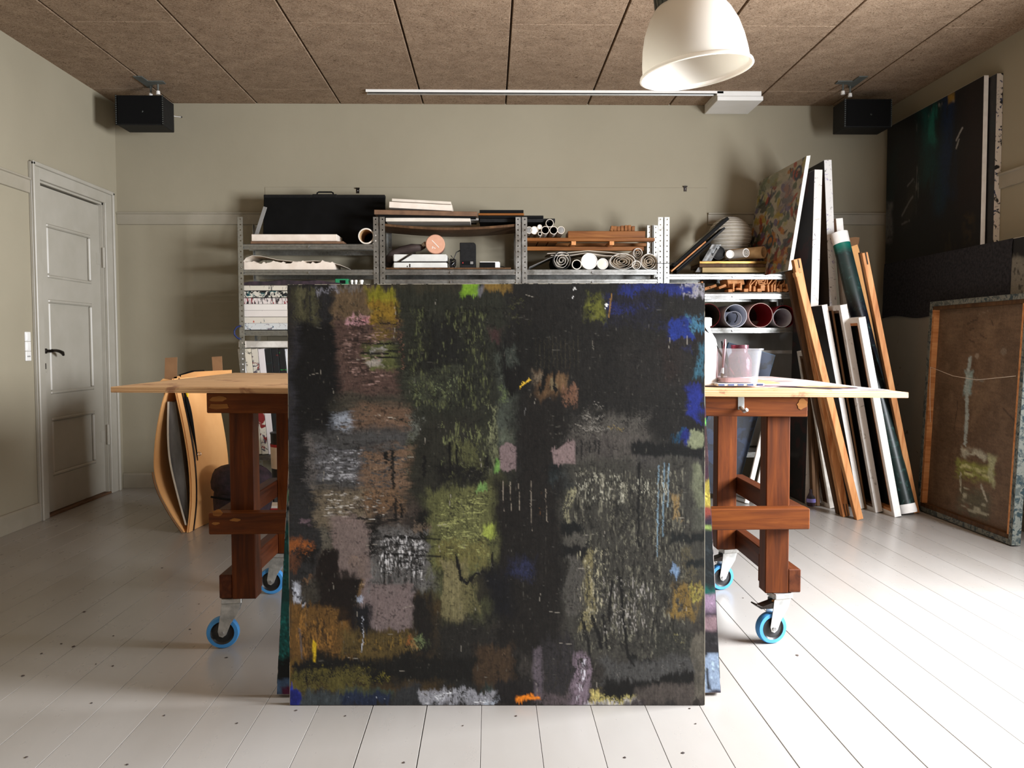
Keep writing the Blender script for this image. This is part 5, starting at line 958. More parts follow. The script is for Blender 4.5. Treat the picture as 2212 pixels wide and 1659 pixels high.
# ---- unit 3, wooden crate floor and tubes
zw = atY(1280, 514, 5.765).z
wf = thing('wooden_rack', 'orange wooden slatted rack spanning the third shelving unit', 'rack', (ux[2], 5.76, 0)); w = ux[3]-ux[2]
B().box(.03, w-.06, -.004, .06, zw-.022, zw).build('front_slat', M['orangewood'], wf, bevel=.002); B().box(.03, w-.11, .12, .16, zw-.072, zw-.045).build('lower_slat', M['orangewood'], wf, bevel=.002); B().box(.03, w-.06, .30, .36, zw-.022, zw).build('rear_slat', M['orangewood'], wf, bevel=.002)
for xx in (.34, .60): B().box(xx, xx+.03, .0, .34, zw-.048, zw-.023).build('cross_piece', M['piney'], wf)
for xx in (.05, .12, .19): B().box(xx, xx+.06, .061, .29, zw-.022, zw-.004).build('rear_slat', M['orangewood'], wf)
flat('wooden_box', 'long shallow orange wooden box beside the cardboard tubes', 'box', 1227, 1394, 499, 514, 5.80, .18, 'orangewood')
for q in range(7):
    u = 1318+q*7.8; lean = (.25 if q < 1 else 0)+random.uniform(-.06, .06)
    flat('wood_block', ['small brown wood block leaning apart at the left of its row', 'second small brown wood block on the wooden box', 'third small brown wood block on the wooden box', 'fourth small brown wood block on the wooden box', 'fifth small brown wood block on the wooden box', 'sixth small brown wood block on the wooden box', 'last small brown wood block at the right of its row'][q], 'wood block', u, u+6.6, 486+random.uniform(0, 3), 499, 5.84, .05, 'orangewood', 'blocks on the wooden box', .001, lean)
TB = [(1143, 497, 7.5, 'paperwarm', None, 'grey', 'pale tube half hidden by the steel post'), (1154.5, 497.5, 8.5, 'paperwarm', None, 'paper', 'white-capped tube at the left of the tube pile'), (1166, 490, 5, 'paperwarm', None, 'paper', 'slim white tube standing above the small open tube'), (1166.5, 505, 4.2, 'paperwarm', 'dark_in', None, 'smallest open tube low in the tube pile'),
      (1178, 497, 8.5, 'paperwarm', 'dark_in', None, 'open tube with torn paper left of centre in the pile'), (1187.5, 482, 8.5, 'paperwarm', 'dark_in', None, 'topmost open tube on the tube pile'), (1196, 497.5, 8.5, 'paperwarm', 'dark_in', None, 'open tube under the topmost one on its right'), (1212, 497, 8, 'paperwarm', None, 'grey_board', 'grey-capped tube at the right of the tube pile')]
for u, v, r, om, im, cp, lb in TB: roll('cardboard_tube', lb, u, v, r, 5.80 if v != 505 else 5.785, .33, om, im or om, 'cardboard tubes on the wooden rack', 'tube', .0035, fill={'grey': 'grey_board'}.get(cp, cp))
# ---- unit 3, main shelf: paper rolls
zr_ = LEV[2][0]+.001
roll('paper_roll', 'black-wrapped roll with white paper inside on the third unit shelf', 1214, 562, 20, 5.775, .36, 'charcoal', 'paper', 'paper rolls on the third unit shelf', wall=.005, spiral=3, zrest=zr_)
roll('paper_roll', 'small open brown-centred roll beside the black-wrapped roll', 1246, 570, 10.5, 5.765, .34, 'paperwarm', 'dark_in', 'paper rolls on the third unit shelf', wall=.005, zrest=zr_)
roll('paper_roll', 'largest solid white roll with a capped end', 1273, 562, 17.5, 5.765, .36, 'paper', 'paper', 'paper rolls on the third unit shelf', wall=.004, fill='paper', zrest=zr_)
roll('paper_roll', 'medium capped white roll right of the largest white roll', 1302, 567, 12, 5.77, .36, 'paper', 'paper', 'paper rolls on the third unit shelf', wall=.004, fill='paperwarm', zrest=zr_)
roll('paper_roll', 'wide flattened roll showing loose spiral layers', 1345, 563, 24, 5.77, .36, 'paper', 'paperwarm', 'paper rolls on the third unit shelf', wall=.003, spiral=4, zrest=zr_, sqz=(1.16, .72))
roll('paper_roll', 'smallest crumpled white roll low between two bigger ones', 1375, 571, 9.5, 5.765, .34, 'paper', 'paperwarm', 'paper rolls on the third unit shelf', wall=.003, spiral=2, zrest=zr_)
roll('paper_roll', 'squarish folded white roll tied beside the right post', 1402, 562, 18, 5.775, .36, 'paper', 'paperwarm', 'paper rolls on the third unit shelf', wall=.003, spiral=3, zrest=zr_, sqz=(.95, .95))
roll('paper_roll', 'white roll lying on top behind the folded one', 1378, 546, 10, 5.86, .28, 'paper', 'paperwarm', 'paper rolls on the third unit shelf', wall=.003, spiral=2)
for q, (pts, lb) in enumerate((([(1182, 547), (1230, 545), (1270, 541), (1320, 545), (1362, 551)], 'thin white sheet lying across the tops of the paper rolls'), ([(1190, 551), (1232, 551), (1268, 546), (1310, 552), (1352, 553)], 'second curled sheet lying under the top sheet'), ([(1143, 577), (1165, 567), (1190, 556), (1215, 548)], 'grey sheets fanned at the left of the paper rolls'))):
    P2 = [atY(u, v, 5.78) for u, v in pts]; tag(B().sheet([[p, Vector((p.x, p.y+.30, p.z+.004))] for p in P2]).build('loose_sheet', M['paperwarm' if q != 2 else 'grey_board'], smooth=True, solid=.0025), lb, 'sheet')
flat('lower_sheets', 'pale loose sheets under the third unit shelf', 'sheet', 1200, 1395, 614, 619, 5.80, .28, 'paperwarm')
# tie wire
p = atY(1432, 569, SF-.006); tw_ = thing('tie_wire', 'thin black cord tied round the post right of the paper rolls', 'cord', (p.x, SF, p.z)); B().tube([(-.07, .03, .004), (-.045, -.005, .002), (0, -.008, -.001), (.04, -.006, .001), (.10, -.02, .004)], .0022, 6).build('cord', M['black_rubber'], tw_)
# ---- unit 4, top shelf
z4 = LEV[3][0]+.001
def leanbar(name, label, cat, pb, pt, wid, dep, m, group=None):
    """slab lying back to the left: from pixel pb to pixel pt on plane Y, extending dep in depth"""
    (u0, v0, Y), (u1, v1, _) = pb, pt; a, b = atY(u0, v0, Y), atY(u1, v1, Y); t = thing(name, label, cat, tuple(a), group)
    d = b-a; B().beam((0, 0, 0), d, wid, dep, (0, 1, 0)).build('slab', M[m], t, bevel=.0015); return t, d
t, d = leanbar('picture_frame', 'glazed black picture frame leaning highest against the steel post', 'picture frame', (1450, 578, 5.86), (1567, 474, 5.86), .022, .15, 'black', 'frames leaning on the fourth unit')
nrm = Vector((-d.z, 0, d.x)).normalized()
B().beam(d*.06+nrm*.013, d*.80+nrm*.013, .003, .12, (0, 1, 0)).build('glass', mat('greenish_glass', S(88, 96, 92), S(100, 108, 102), 5, rough=.1), t)
leanbar('picture_frame', 'matt black frame leaning just under the glazed one', 'picture frame', (1457, 586, 5.855), (1560, 495, 5.855), .014, .14, 'charcoal', 'frames leaning on the fourth unit')
leanbar('picture_frame', 'frame with a thin pale wooden edge leaning lowest', 'picture frame', (1446, 588, 5.83), (1520, 524, 5.83), .010, .12, 'pinex', 'frames leaning on the fourth unit')
leanbar('picture_frame', 'black-faced frame hugging the pale-edged one', 'picture frame', (1457, 591, 5.84), (1531, 528, 5.84), .012, .13, 'black', 'frames leaning on the fourth unit')
c = atY(1576, 512, 6.09); r = 46*6.09/FPX
ln_ = thing('paper_lantern', 'round white ribbed rice-paper lantern on the fourth unit', 'lantern', (c.x, 6.09, c.z))
prof = [];
for k in range(57):
    th = math.radians(17+146*k/56); rr = r*(1+.012*math.cos(k*PI)); prof.append((rr*math.sin(th), r*.94*math.cos(th)))
B().lathe(prof, 40).build('paper_shade', M['lantern'], ln_, smooth=True)
for k in range(0, 57, 4): rr, z = prof[k]; B().lathe([(rr+.0015*math.cos(t), z+.0015*math.sin(t)) for t in (0, 1.57, 3.14, 4.71)], 32, close=True).build('rib', M['paper'], ln_)
B().lathe([(prof[0][0]+.003*math.cos(t), prof[0][1]+.003*math.sin(t)) for t in (0, 1.57, 3.14, 4.71)], 32, close=True).build('top_ring', M['chrome'], ln_)
roll('dark_roll', 'thick black roll between the leaning frames and the white tube', 1552, 546, 15, 5.80, .34, 'charcoal', 'black', None, wall=.006, fill='charcoal')
roll('white_tube', 'small white capped tube right of the black roll', 1577, 549, 8.8, 5.77, .30, 'paper', 'paper', None, 'tube', wall=.004, fill='paper')
roll('crumpled_roll', 'crumpled white paper roll with torn open end', 1612, 546, 9.5, 5.775, .30, 'paper', 'paper', None, wall=.004, spiral=2, ang=.45)
roll('kraft_tube', 'large open kraft tube pointing right beside the collage board', 1650, 545, 13, 5.77, .26, 'tube', 'tube', None, 'tube', wall=.006, ang=.75, sqz=(1, 1))
flat('gilt_frame', 'gold picture frame lying over another on the fourth unit', 'picture frame', 1511, 1656, 564, 569.5, 5.765, .26, 'gold')
flat('dark_frame_body', 'dark brown frame body between two gilt edges', 'picture frame', 1511, 1658, 570, 577, 5.775, .26, 'brownwood')
flat('gilt_frame', 'dull olive-gold frame lying lowest on the fourth unit', 'picture frame', 1517, 1656, 577.5, 589, 5.77, .26, 'olivegold')
flat('white_stick', 'short white wooden stick standing in front of the collage board', 'stick', 1663.5, 1670, 487, 546, 5.84, .008, 'paper', tilt=.05)
lp = thing('plastic_sheeting', 'crumpled grey plastic film hanging beside the gold frames', 'plastic film', (0, 0, 0))
rows = []
for j in range(7):
    v = 528+(588-528)*j/6; rows.append([atY(1538-(j*6)+k*5, v, 5.80+.01*math.sin(k*2+j*1.3)) for k in range(5)])
B().sheet(rows).build('film', mat('grey_film', S(120, 122, 122), S(164, 166, 166), 30, rough=.2), lp, smooth=True, solid=.001)
# collage board, near edge at the front of the unit, far edge at the wall
def collage():
    p = Paint(120, 150, 0, 0, 100, 220, (206, 196, 176)); rs = np.random.RandomState(4)
    cols = [(186, 72, 50), (204, 130, 52), (92, 110, 84), (72, 84, 104), (190, 170, 70), (150, 60, 56), (62, 70, 66), (212, 150, 70), (110, 130, 110), (120, 108, 150), (196, 188, 130)]
    for q in range(230):
        x, y = rs.uniform(0, 100), rs.uniform(0, 220); c = cols[rs.randint(len(cols))]; f = rs.rand()
        if f < .5: p.blob(x, y, rs.uniform(1.5, 5), rs.uniform(4, 12), c, .85, .35, .1, rs.uniform(-.6, .6), 7)
        elif f < .8: p.rect(x, y, x+rs.uniform(5, 14), y+rs.uniform(10, 30), c, .85, 1.2, 5, 8, rot=rs.uniform(-.5, .5))
        else: p.line([(x, y), (x+rs.uniform(-8, 8), y+rs.uniform(-20, 20)), (x+rs.uniform(-8, 8), y+rs.uniform(-20, 20))], 1.4, (58, 58, 66), .9)
    p.rect(0, 0, 50, 34, (146, 158, 130), .7, 4, 14, 12); p.rect(58, 30, 84, 90, (150, 140, 158), .6, 3, 8, 12)
    for cx, cy in ((88, 26), (50, 150)):
        r = np.hypot((p.U-cx)/6, (p.V-cy)/12); p.put(sst(.35, .1, np.abs(r-1)), (66, 78, 96), .2)
    return p
nt_, nb = atY(1742, 337, 5.38), atY(1702, 584, 5.38); ft = atY(1641, 392, 6.17);  fbm_ = Vector((ft.x+(nb.x-nt_.x), 6.17, nb.z))
cl = thing('collage_board', 'colourful collage painting on a white-edged board standing on the fourth unit', 'painting', (0, 0, 0))
cc = collage().C*.66
lp3 = lambda A, Bq, t: A+(Bq-A)*t
A = [np.array(v_) for v_ in (ft, nt_, fbm_, nb)]
bil = lambda a, b: tuple((A[0][i]*(1-a)+A[1][i]*a)*(1-b)+(A[2][i]*(1-a)+A[3][i]*a)*b for i in range(3))
link_mesh('painted_face', face_mesh('painted_face', cc, bil), M['paint'], cl)
off = Vector((.026, 0, .004)); vs = [Vector(v_) for v_ in (ft, nt_, fbm_, nb)]; e = .0015
vs = [v_+Vector((e, 0, 0)) for v_ in vs]+[v_+off for v_ in vs]
B().add(vs, [(0, 1, 3, 2), (4, 6, 7, 5), (0, 4, 5, 1), (2, 3, 7, 6), (0, 2, 6, 4), (1, 5, 7, 3)]).build('board_edge', M['paper'], cl)
# ---- unit 4, second shelf: wood offcuts
zo = LEV[3][1]+.001; rs = random.Random(12); k = 0
offl = ['flat', 'upright', 'tilted', 'chunky', 'stubby', 'narrow', 'split', 'square', 'notched', 'thin']
cnt = 0
def block(u, v, w, h, d, Y, rx, ry, rz, lb, mt='piney'):
    global cnt
    p = atY(u, v, Y); o = B().box(-w/2, w/2, 0, d, -h/2, h/2).build('wood_offcut', M[mt], None, bevel=.0015); o.location = p; o.rotation_euler = (rx, ry, rz); cnt += 1
    return tag(o, lb, 'wood offcut', 'pine offcuts on the fourth unit')
base = [(1527, 623, .05, .020, .10, -.3), (1517, 615, .012, .045, .10, 0), (1540, 619, .052, .018, .12, -.35), (1561, 619, .052, .018, .12, -.4), (1578, 628, .030, .020, .10, 0), (1585, 621, .010, .055, .12, 0), (1596, 624, .034, .014, .12, .0), (1601, 619, .012, .05, .12, .02), (1612, 627, .03, .022, .10, 0), (1621, 622, .014, .046, .12, .05), (1630, 624, .016, .036, .12, 0), (1641, 627, .03, .022, .1, 0), (1648, 622, .03, .040, .12, .05), (1660, 623, .012, .048, .12, -.08), (1668, 623, .010, .05, .12, .0), (1674, 622, .012, .048, .12, .04), (1682, 627, .028, .024, .1, .3), (1688, 622, .012, .05, .12, 0), (1696, 627, .03, .02, .1, .25), (1701, 621, .012, .052, .12, .03), (1713, 622, .045, .020, .16, -.05), (1712, 628, .04, .012, .14, 0)]
wl_ = ['left of the tall upright', 'with both ends cut square', 'catching the light', 'half buried in the pile', 'in front of the others', 'pressed against its neighbour']
for q, (u, v, w, h, d, ry) in enumerate(base):
    p = atY(u, v, 5.765); zmin = zo+h/2*abs(math.cos(ry))+w/2*abs(math.sin(ry)); o = block(u, v, w, h, d, 5.765, 0, ry, 0, ''); o.location.z = max(p.z, zmin)
    o['label'] = 'pine offcut in the front row on the steel shelf, number %s from the left' % ['one', 'two', 'three', 'four', 'five', 'six', 'seven', 'eight', 'nine', 'ten', 'eleven', 'twelve', 'thirteen', 'fourteen', 'fifteen', 'sixteen', 'seventeen', 'eighteen', 'nineteen', 'twenty', 'twenty-one', 'twenty-two'][q]
o = block(1590, 609, .13, .06, .10, 5.83, 0, -.22, .3, 'large pine block lying at the back of the offcut pile')
for q in range(13):
    u = 1622+q*6.0; v = 609+(q % 3)*2-4*math.sin(q*.4); block(u, v, .008, .05, .12, 5.80, 0, .45+.35*math.sin(q*1.9), rs.uniform(-.1, .1), 'thin pine wedge in the upper fan, number %s from the left' % ['one', 'two', 'three', 'four', 'five', 'six', 'seven', 'eight', 'nine', 'ten', 'eleven', 'twelve', 'thirteen'][q])
for q in range(5): block(1641+q*2, 602+q*4, .052, .008, .12, 5.79, 0, rs.uniform(-.12, .2), 0, 'flat pine shim in the middle of the fan, number %s from the top' % ['one', 'two', 'three', 'four', 'five'][q])
flat('offcut_tray', 'grey cardboard tray under the pine offcuts', 'tray', 1445, 1716, 632, 635.5, 5.758, .34, 'grey_board')
roll('grey_tube', 'grey tube end poking out left of the pine offcuts', 1480, 618, 7, 5.80, .3, 'zinc', 'zinc', None, 'tube', fill='grey_board'); roll('white_ring_tube', 'small white ring-ended tube above the top edge of the big painting', 1492, 621, 6, 5.78, .3, 'paper', 'dark_in', None, 'tube')
# ---- unit 4, third shelf: big paper rolls
zp = LEV[3][2]+.001
roll('poster_roll', 'dark-centred poster roll half hidden by the big painting', 1530, 684, 26, 5.77, .34, 'redpaper', 'dark_in', 'poster rolls on the fourth unit', wall=.003, zrest=zp)
t = roll('poster_roll', 'white poster roll with loose inner curl and black print', 1589, 685, 25, 5.76, .34, 'papercool', 'papercool', 'poster rolls on the fourth unit', wall=.003, zrest=zp)
r = 25*5.76/FPX; sb = B(); pts = [(-.012+.056*math.cos(a_), -.018+.050*math.sin(a_)) for a_ in np.linspace(-2.6, 3.4, 30)]; sb.sheet([[(x, y, z) for x, z in pts] for y in (.001, .33)]); sb.build('inner_curl', M['papercool'], t, smooth=True, solid=.0012)
B().tube([(-.022, .004, .022), (.004, .004, .02), (.014, .004, 0), (.006, .004, -.03), (-.006, .004, -.045)], .0035, 6).build('black_print', M['black'], t)
roll('poster_roll', 'poster roll with deep red inside', 1643, 683, 26.5, 5.755, .34, 'pinkpaper', 'redpaper', 'poster rolls on the fourth unit', wall=.003, zrest=zp)
t = roll('poster_roll', 'grey-blue poster roll at the right end of the row', 1690, 684, 20.5, 5.755, .34, 'papercool', 'papercool', 'poster rolls on the fourth unit', wall=.003, zrest=zp)
B().lathe([(.075, .012), (.077, .012), (.077, .33), (.075, .33)], 28, MT(.018, 0, .010) @ YTUBE).build('outer_wrap', M['redpaper'], t, smooth=True)
# ---- bottom of unit 4: boards leaning inside
gb_ = flat('grey_backboard', 'large dark grey panel standing inside the fourth unit', 'panel', 1500, 1712, 726, 905, 6.02, .012, 'grey_board'); gb_.location.z = .31; gb_.scale.z = 1.5
flat('lower_bar', 'grey wooden batten across the lower fourth unit', 'batten', 1640, 1742, 757, 764, 5.73, .02, 'grey_board')

# ================================================================ canvases leaning beside the shelving, edges towards the room
def lean_root(name, label, cat, ub, vt, ut, Yn, D, group=None, zt=None, zb=0.0, vb=None):
    """root whose local -Y face looks left (-X); local +X end is the near edge at Y=Yn; leaning in the X-Z plane from (ub, floor) to (ut, vt)"""
    pb = atY(ub, vb or 1100, Yn); pt = atY(ut, vt, Yn); hgt = pt.z-zb
    # x at the floor on the line through the two pixels
    if vb: k = (zb-pt.z)/(pb.z-pt.z); xb = pt.x+(pb.x-pt.x)*k
    else: xb = pb.x
    L = math.hypot(pt.x-xb, hgt); phi = math.atan2(pt.x-xb, hgt)
    m = MT(xb, Yn+D/2, zb+.003) @ MR(phi, 'Y') @ MR(-PI/2, 'Z')
    return thing(name, label, cat, group=group, mat4=m), L
def side_canvas(label, ub, vb, ut, vt, Yn, D, t, face, edge, back=False, bars='piney', group='canvases leaning beside the shelving'):
    r, L = lean_root('leaning_canvas', label, 'canvas', ub, vt, ut, Yn, D, group, vb=vb)
    # shift so that the near edge is centred on the line
    r.matrix_basis = r.matrix_basis @ MT(0, t/2, 0)
    canvas(r, D, L, t, face, edge, back=back, bars=bars); return r
dark = drip('dark_painted_face', S(20, 20, 22), [S(34, 30, 30), S(16, 26, 30)], 'o', 6, .56); darkred = drip('dark_maroon_face', S(24, 18, 18), [S(52, 20, 18), S(16, 16, 18)], 'o', 4, .52)
blot = drip('blotted_white_edge', S(228, 224, 218), [S(70, 66, 90), S(176, 170, 160)], 'o', 26, .64, seed=31); lines = drip('lined_white_edge', S(224, 222, 218), [S(160, 150, 180), S(120, 116, 112)], 'x', 40, .62, seed=32)
side_canvas('very tall dark canvas with ink-spotted white edge, nearer of the two tall ones', 1747, 1085, 1768, 368, 5.42, .31, .050, darkred, blot)
side_canvas('tallest dark canvas with lined white edge rising behind the spotted one', 1816, 1080, 1788, 347, 5.50, .66, .048, dark, lines)
side_canvas('slim white-edged canvas whose top reaches only the roll shelf height', 1861, 1098, 1781, 660, 5.24, .22, .034, dark, M['canvas'])
side_canvas('thin tan-edged board squeezed between two white-edged canvases', 1870, 1098, 1798, 672, 5.24, .22, .012, dark, M['kraftdark'])
side_canvas('canvas turned backwards with stained white edges and dark inside', 1899, 1107, 1822, 660, 5.12, .37, .042, dark, drip('soiled_white_edge', S(230, 226, 220), [S(176, 170, 160)], 'o', 14, .58, seed=61), back=True, bars='brownwood')
side_canvas('frontmost canvas turned backwards with bright white edge and orange stretcher', 1940, 1118, 1862, 687, 4.98, .50, .040, dark, M['canvas'], back=True, bars='piney')
side_canvas('grey-edged canvas mostly hidden behind the pine beams', 1799, 1098, 1745, 760, 5.26, .14, .036, dark, M['canvasgrey'], back=True, bars='brownwood')
side_canvas('short white canvas end standing up behind the rolled canvas', 1850, 900, 1813, 473, 5.50, .05, .044, M['canvasgrey'], M['canvas'])
# dark painting with a thin pale rope-like edge near the right table leg is the tall canvas above; loose brown slats next to it
def slat(label, ub, vb, ut, vt, Yn, w, d, m, name='wood_strip', cat='slat', group=None, zfloor=True):
    pb, pt = atY(ub, vb, Yn), atY(ut, vt, Yn)
    if zfloor: k = (.004-pt.z)/(pb.z-pt.z); pb = pt+(pb-pt)*k
    t = thing(name, label, cat, tuple(pb), group); B().beam((0, 0, 0), pt-pb, w, d, (0, 1, 0)).build('bar', M[m], t, bevel=.002); return t, pt-pb
slat('brown slat standing just right of the tall spotted canvas', 1757, 1092, 1744, 700, 5.36, .022, .05, 'brownwood', group='brown slats behind the table')
slat('second brown slat right of the first behind the table', 1765, 1091, 1752, 700, 5.36, .022, .05, 'brownwood', group='brown slats behind the table')
# pine stretcher beams
t, d = slat('bright pine beam leaning furthest right against the shelving', 1855, 1121, 1723, 590, 4.93, .040, .045, 'pine', 'pine_beam', 'beam', 'pine beams leaning on the shelving')
n_ = d.normalized(); B().beam(d*.985+Vector((-.012, 0, 0)), d*1.0+Vector((-.012, 0, 0))+n_*.004, .02, .05, (0, 1, 0)).build('tenon', M['pine'], t)
t, d = slat('pine beam with slotted foot leaning left of the bright beam', 1826, 1116, 1719, 560, 5.02, .044, .045, 'pine', 'pine_beam', 'beam', 'pine beams leaning on the shelving')
for o_ in (-.006, .010): B().beam(d*.002+Vector((o_, -.0235, 0)), d*.05+Vector((o_, -.0235, 0)), .004, .003, (0, 1, 0)).build('slot', M['dark_in'], t)
B().beam(d*.965+Vector((.004, -.0235, 0)), d*.998+Vector((.004, -.0235, 0)), .006, .003, (0, 1, 0)).build('slot', M['dark_in'], t)
slat('shaded pine beam tucked behind the slotted one', 1815, 1112, 1704, 586, 5.10, .040, .040, 'brownwood', 'pine_beam', 'beam', 'pine beams leaning on the shelving')
t, d = slat('long orange stretcher bar leaning at the right of the canvas row', 1977, 1100, 1866, 546, 5.10, .036, .030, 'pine', 'stretcher_bar_stock', 'stretcher bar')
B().beam(d*.955+Vector((.002, -.016, 0)), d*1.0+Vector((.002, -.016, 0)), .007, .004, (0, 1, 0)).build('slot', M['dark_in'], t)
slat('ragged dark strip beside the orange stretcher bar', 1970, 1098, 1858, 545, 5.15, .010, .040, 'brownboard', 'board_strip', 'strip')
# cardboard flap box behind the roll
cb_ = thing('cardboard_box', 'tall open cardboard box with a torn flap behind the rolled canvas', 'box', (0, 0, 0))
q = B(); pts = [atY(u, v, 5.52) for u, v in ((1832, 535), (1852, 528), (1856, 540), (1952, 1085), (1926, 1085))]; q.prism([(p.x, max(p.z, .002)) for p in pts], 'y', 5.52, 5.532); q.build('box_side', M['kraft'], cb_)
q = B(); pts = [atY(u, v, 5.60) for u, v in ((1830, 515), (1846, 512), (1857, 513), (1854, 530), (1852, 545), (1838, 548))]; q.prism([(p.x, p.z) for p in pts], 'y', 5.60, 5.605); q.build('torn_flap', M['kraftdark'], cb_)
# rolled canvas
pb, pt = atY(1961, 1112, 5.05), atY(1812, 508, 5.44); ax = (pt-pb); L = ax.length; z = ax.normalized(); x = z.cross(Vector((0, 1, 0))).normalized(); y = z.cross(x)
rc = thing('rolled_canvas', 'leaning dark teal rolled canvas with white ends', 'rolled canvas', mat4=Matrix(((x.x, y.x, z.x, pb.x), (x.y, y.y, z.y, pb.y), (x.z, y.z, z.z, pb.z+.012), (0, 0, 0, 1))))
R_ = .053; m, nt, bs = newmat('dark_teal_paint_roll'); bs.inputs['Roughness'].default_value = .38
v = coords(nt); sx = nt.nodes.new('ShaderNodeSeparateXYZ'); nt.links.new(v, sx.inputs[0]); mpn = nt.nodes.new('ShaderNodeMath'); mpn.operation = 'DIVIDE'; mpn.inputs[1].default_value = L; nt.links.new(sx.outputs['Z'], mpn.inputs[0])
base_ = ramp(nt, mpn.outputs[0], [(0, S(24, 36, 34)), (.25, S(26, 44, 42)), (.55, S(18, 22, 30)), (.72, S(20, 22, 32)), (.78, S(36, 54, 52)), (.92, S(30, 46, 46)), (.945, S(10, 96, 84)), (.97, S(20, 120, 104))])
f = noise(nt, v, 22, 5, .65, 1); nt.links.new(mixc(nt, ramp(nt, f, [(.55, (0, 0, 0, 1)), (.75, (.7, .7, .7, 1))]), base_, S(70, 110, 104)), bs.inputs['Base Color'])
B().lathe([(R_, .055), (R_, L-.075)], 30).build('painted_wrap', m, rc, smooth=True)
B().lathe([(.001, .0), (R_+.001, .0), (R_+.003, .015), (R_, .055)], 30).build('white_end', M['canvas'], rc, smooth=True); B().lathe([(R_, L-.075), (R_+.002, L), (R_-.003, L), (R_-.003, L-.05)], 30).build('white_end', M['canvas'], rc, smooth=True)
B().disc(R_-.003, L-.02, 30).build('roll_inside', M['dark_in'], rc)
# things seen between the right-hand table legs
t, d = slat('longer white slat leaning right between the table legs', 1612, 1088, 1668, 850, 5.45, .030, .020, 'paper', 'white_lath', 'slat', 'white slats behind the table')
slat('shorter white slat leaning beside the longer one', 1628, 1088, 1676, 880, 5.52, .022, .020, 'paper', 'white_lath', 'slat', 'white slats behind the table')
kn = drip('navy_painted_face', S(22, 30, 48), [S(14, 18, 28), S(30, 44, 70)], 'o', 5, .5); kb = drip('blue_edge', S(44, 116, 160), [S(24, 40, 60)], 'o', 30, .58)
pb, pt = atY(1594, 1040, 5.60), atY(1671, 768, 5.60); k = (.004-pt.z)/(pb.z-pt.z); pb = pt+(pb-pt)*k; hg = (pt-pb).length; phi = math.atan2(pt.x-pb.x, pt.z-pb.z)
r = thing('leaning_canvas', 'navy canvas with bright blue edge leaning under the fourth shelving unit', 'canvas', mat4=MT(pb.x, 5.60, .006) @ MR(phi, 'Y') @ MT(-.16, 0, 0))
canvas(r, .32, hg, .03, kn, kb)
p = atZ(1752, 1093, 0); sh2 = thing('violet_bottle', 'small dark object with a violet patch on the floor behind the table', 'bottle', (p.x, p.y, 0)); B().lathe([(.001, 0), (.024, .002), (.030, .03), (.026, .06), (.012, .09), (.012, .11), (.001, .11)], 18).build('bottle_body', M['bagcloth'], sh2, smooth=True)
B().lathe([(.0245, .012), (.0305, .03), (.0285, .05)], 18).build('violet_patch', mat('violet_print', S(120, 112, 190), S(150, 144, 208), 30, rough=.5), sh2, smooth=True)

# ================================================================ right wall
def bigdark():
    p = Paint(190, 190, 0, 0, 100, 100, (18, 18, 20)); R, F, L, O = p.rect, p.fleck, p.line, p.blob
    R(0, 0, 100, 100, (20, 20, 22), soft=10); R(40, 0, 60, 40, (14, 52, 52), soft=6, dry=.36, d='v', rough=10); R(46, 4, 56, 22, (26, 96, 84), soft=3, dry=.42, d='v', rough=5); R(62, 0, 74, 55, (16, 34, 60), soft=5, dry=.36, d='v'); R(54, 20, 66, 60, (12, 44, 50), soft=6, a=.7, d='v')
    R(80, 0, 100, 60, (34, 22, 20), soft=8, a=.8, d='v'); F(34, 0, 78, 8, (120, 116, 110), .60, 'v', size=1.5); R(68, 0, 73, 4, (150, 116, 40), a=.8, soft=1, rough=2); F(32, 2, 40, 60, (110, 108, 104), .64, 'v', size=1.4)
    R(0, 46, 8, 68, (92, 92, 90), soft=1.5, rough=4, dry=.36); L([(77, 26), (82, 21)], .8, (150, 148, 144)); L([(77, 30), (79, 26)], .7, (140, 140, 136)); R(20, 44, 34, 60, (46, 42, 36), soft=4, a=.7, rot=-.4); L([(20, 56), (32, 47)], 1.0, (110, 108, 104), .8); L([(26, 40), (32, 37)], .9, (100, 100, 98), .8); L([(20, 61), (28, 60)], 1.0, (108, 104, 98), .8)
    R(86, 66, 94, 80, (62, 48, 26), soft=2, rough=4, dry=.42); R(0, 20, 10, 46, (10, 36, 38), a=.7, soft=4); R(0, 66, 100, 100, (17, 16, 15), soft=12, a=.8); F(0, 68, 20, 96, (64, 62, 58), .66, 'h', size=1.6); F(60, 70, 84, 96, (40, 34, 22), .6, 'v', size=2)
    return p
xA = 2.90; za_, zb_ = 1.42, 2.612; y0, y1 = 4.96, 6.165
bp = thing('dark_painting', 'large near-black painting with teal streaks hung on the right wall', 'painting', mat4=MT(xA+.026, (y0+y1)/2, za_) @ MR(-PI/2, 'Z'))
canvas(bp, y1-y0, zb_-za_, .026, bigdark(), M['canvas'], 1.0)
bp2 = thing('dark_painting', 'second canvas with dripped white edge hung behind the large dark painting', 'painting', mat4=MT(XR-.002, (y0-.07+y1-.07)/2, za_) @ MR(-PI/2, 'Z'))
canvas(bp2, y1-y0, zb_-za_-.01, .036, dark, drip('dripped_white_edge', S(216, 208, 198), [S(26, 26, 30), S(36, 48, 80)], 'o', 18, .57, seed=41))
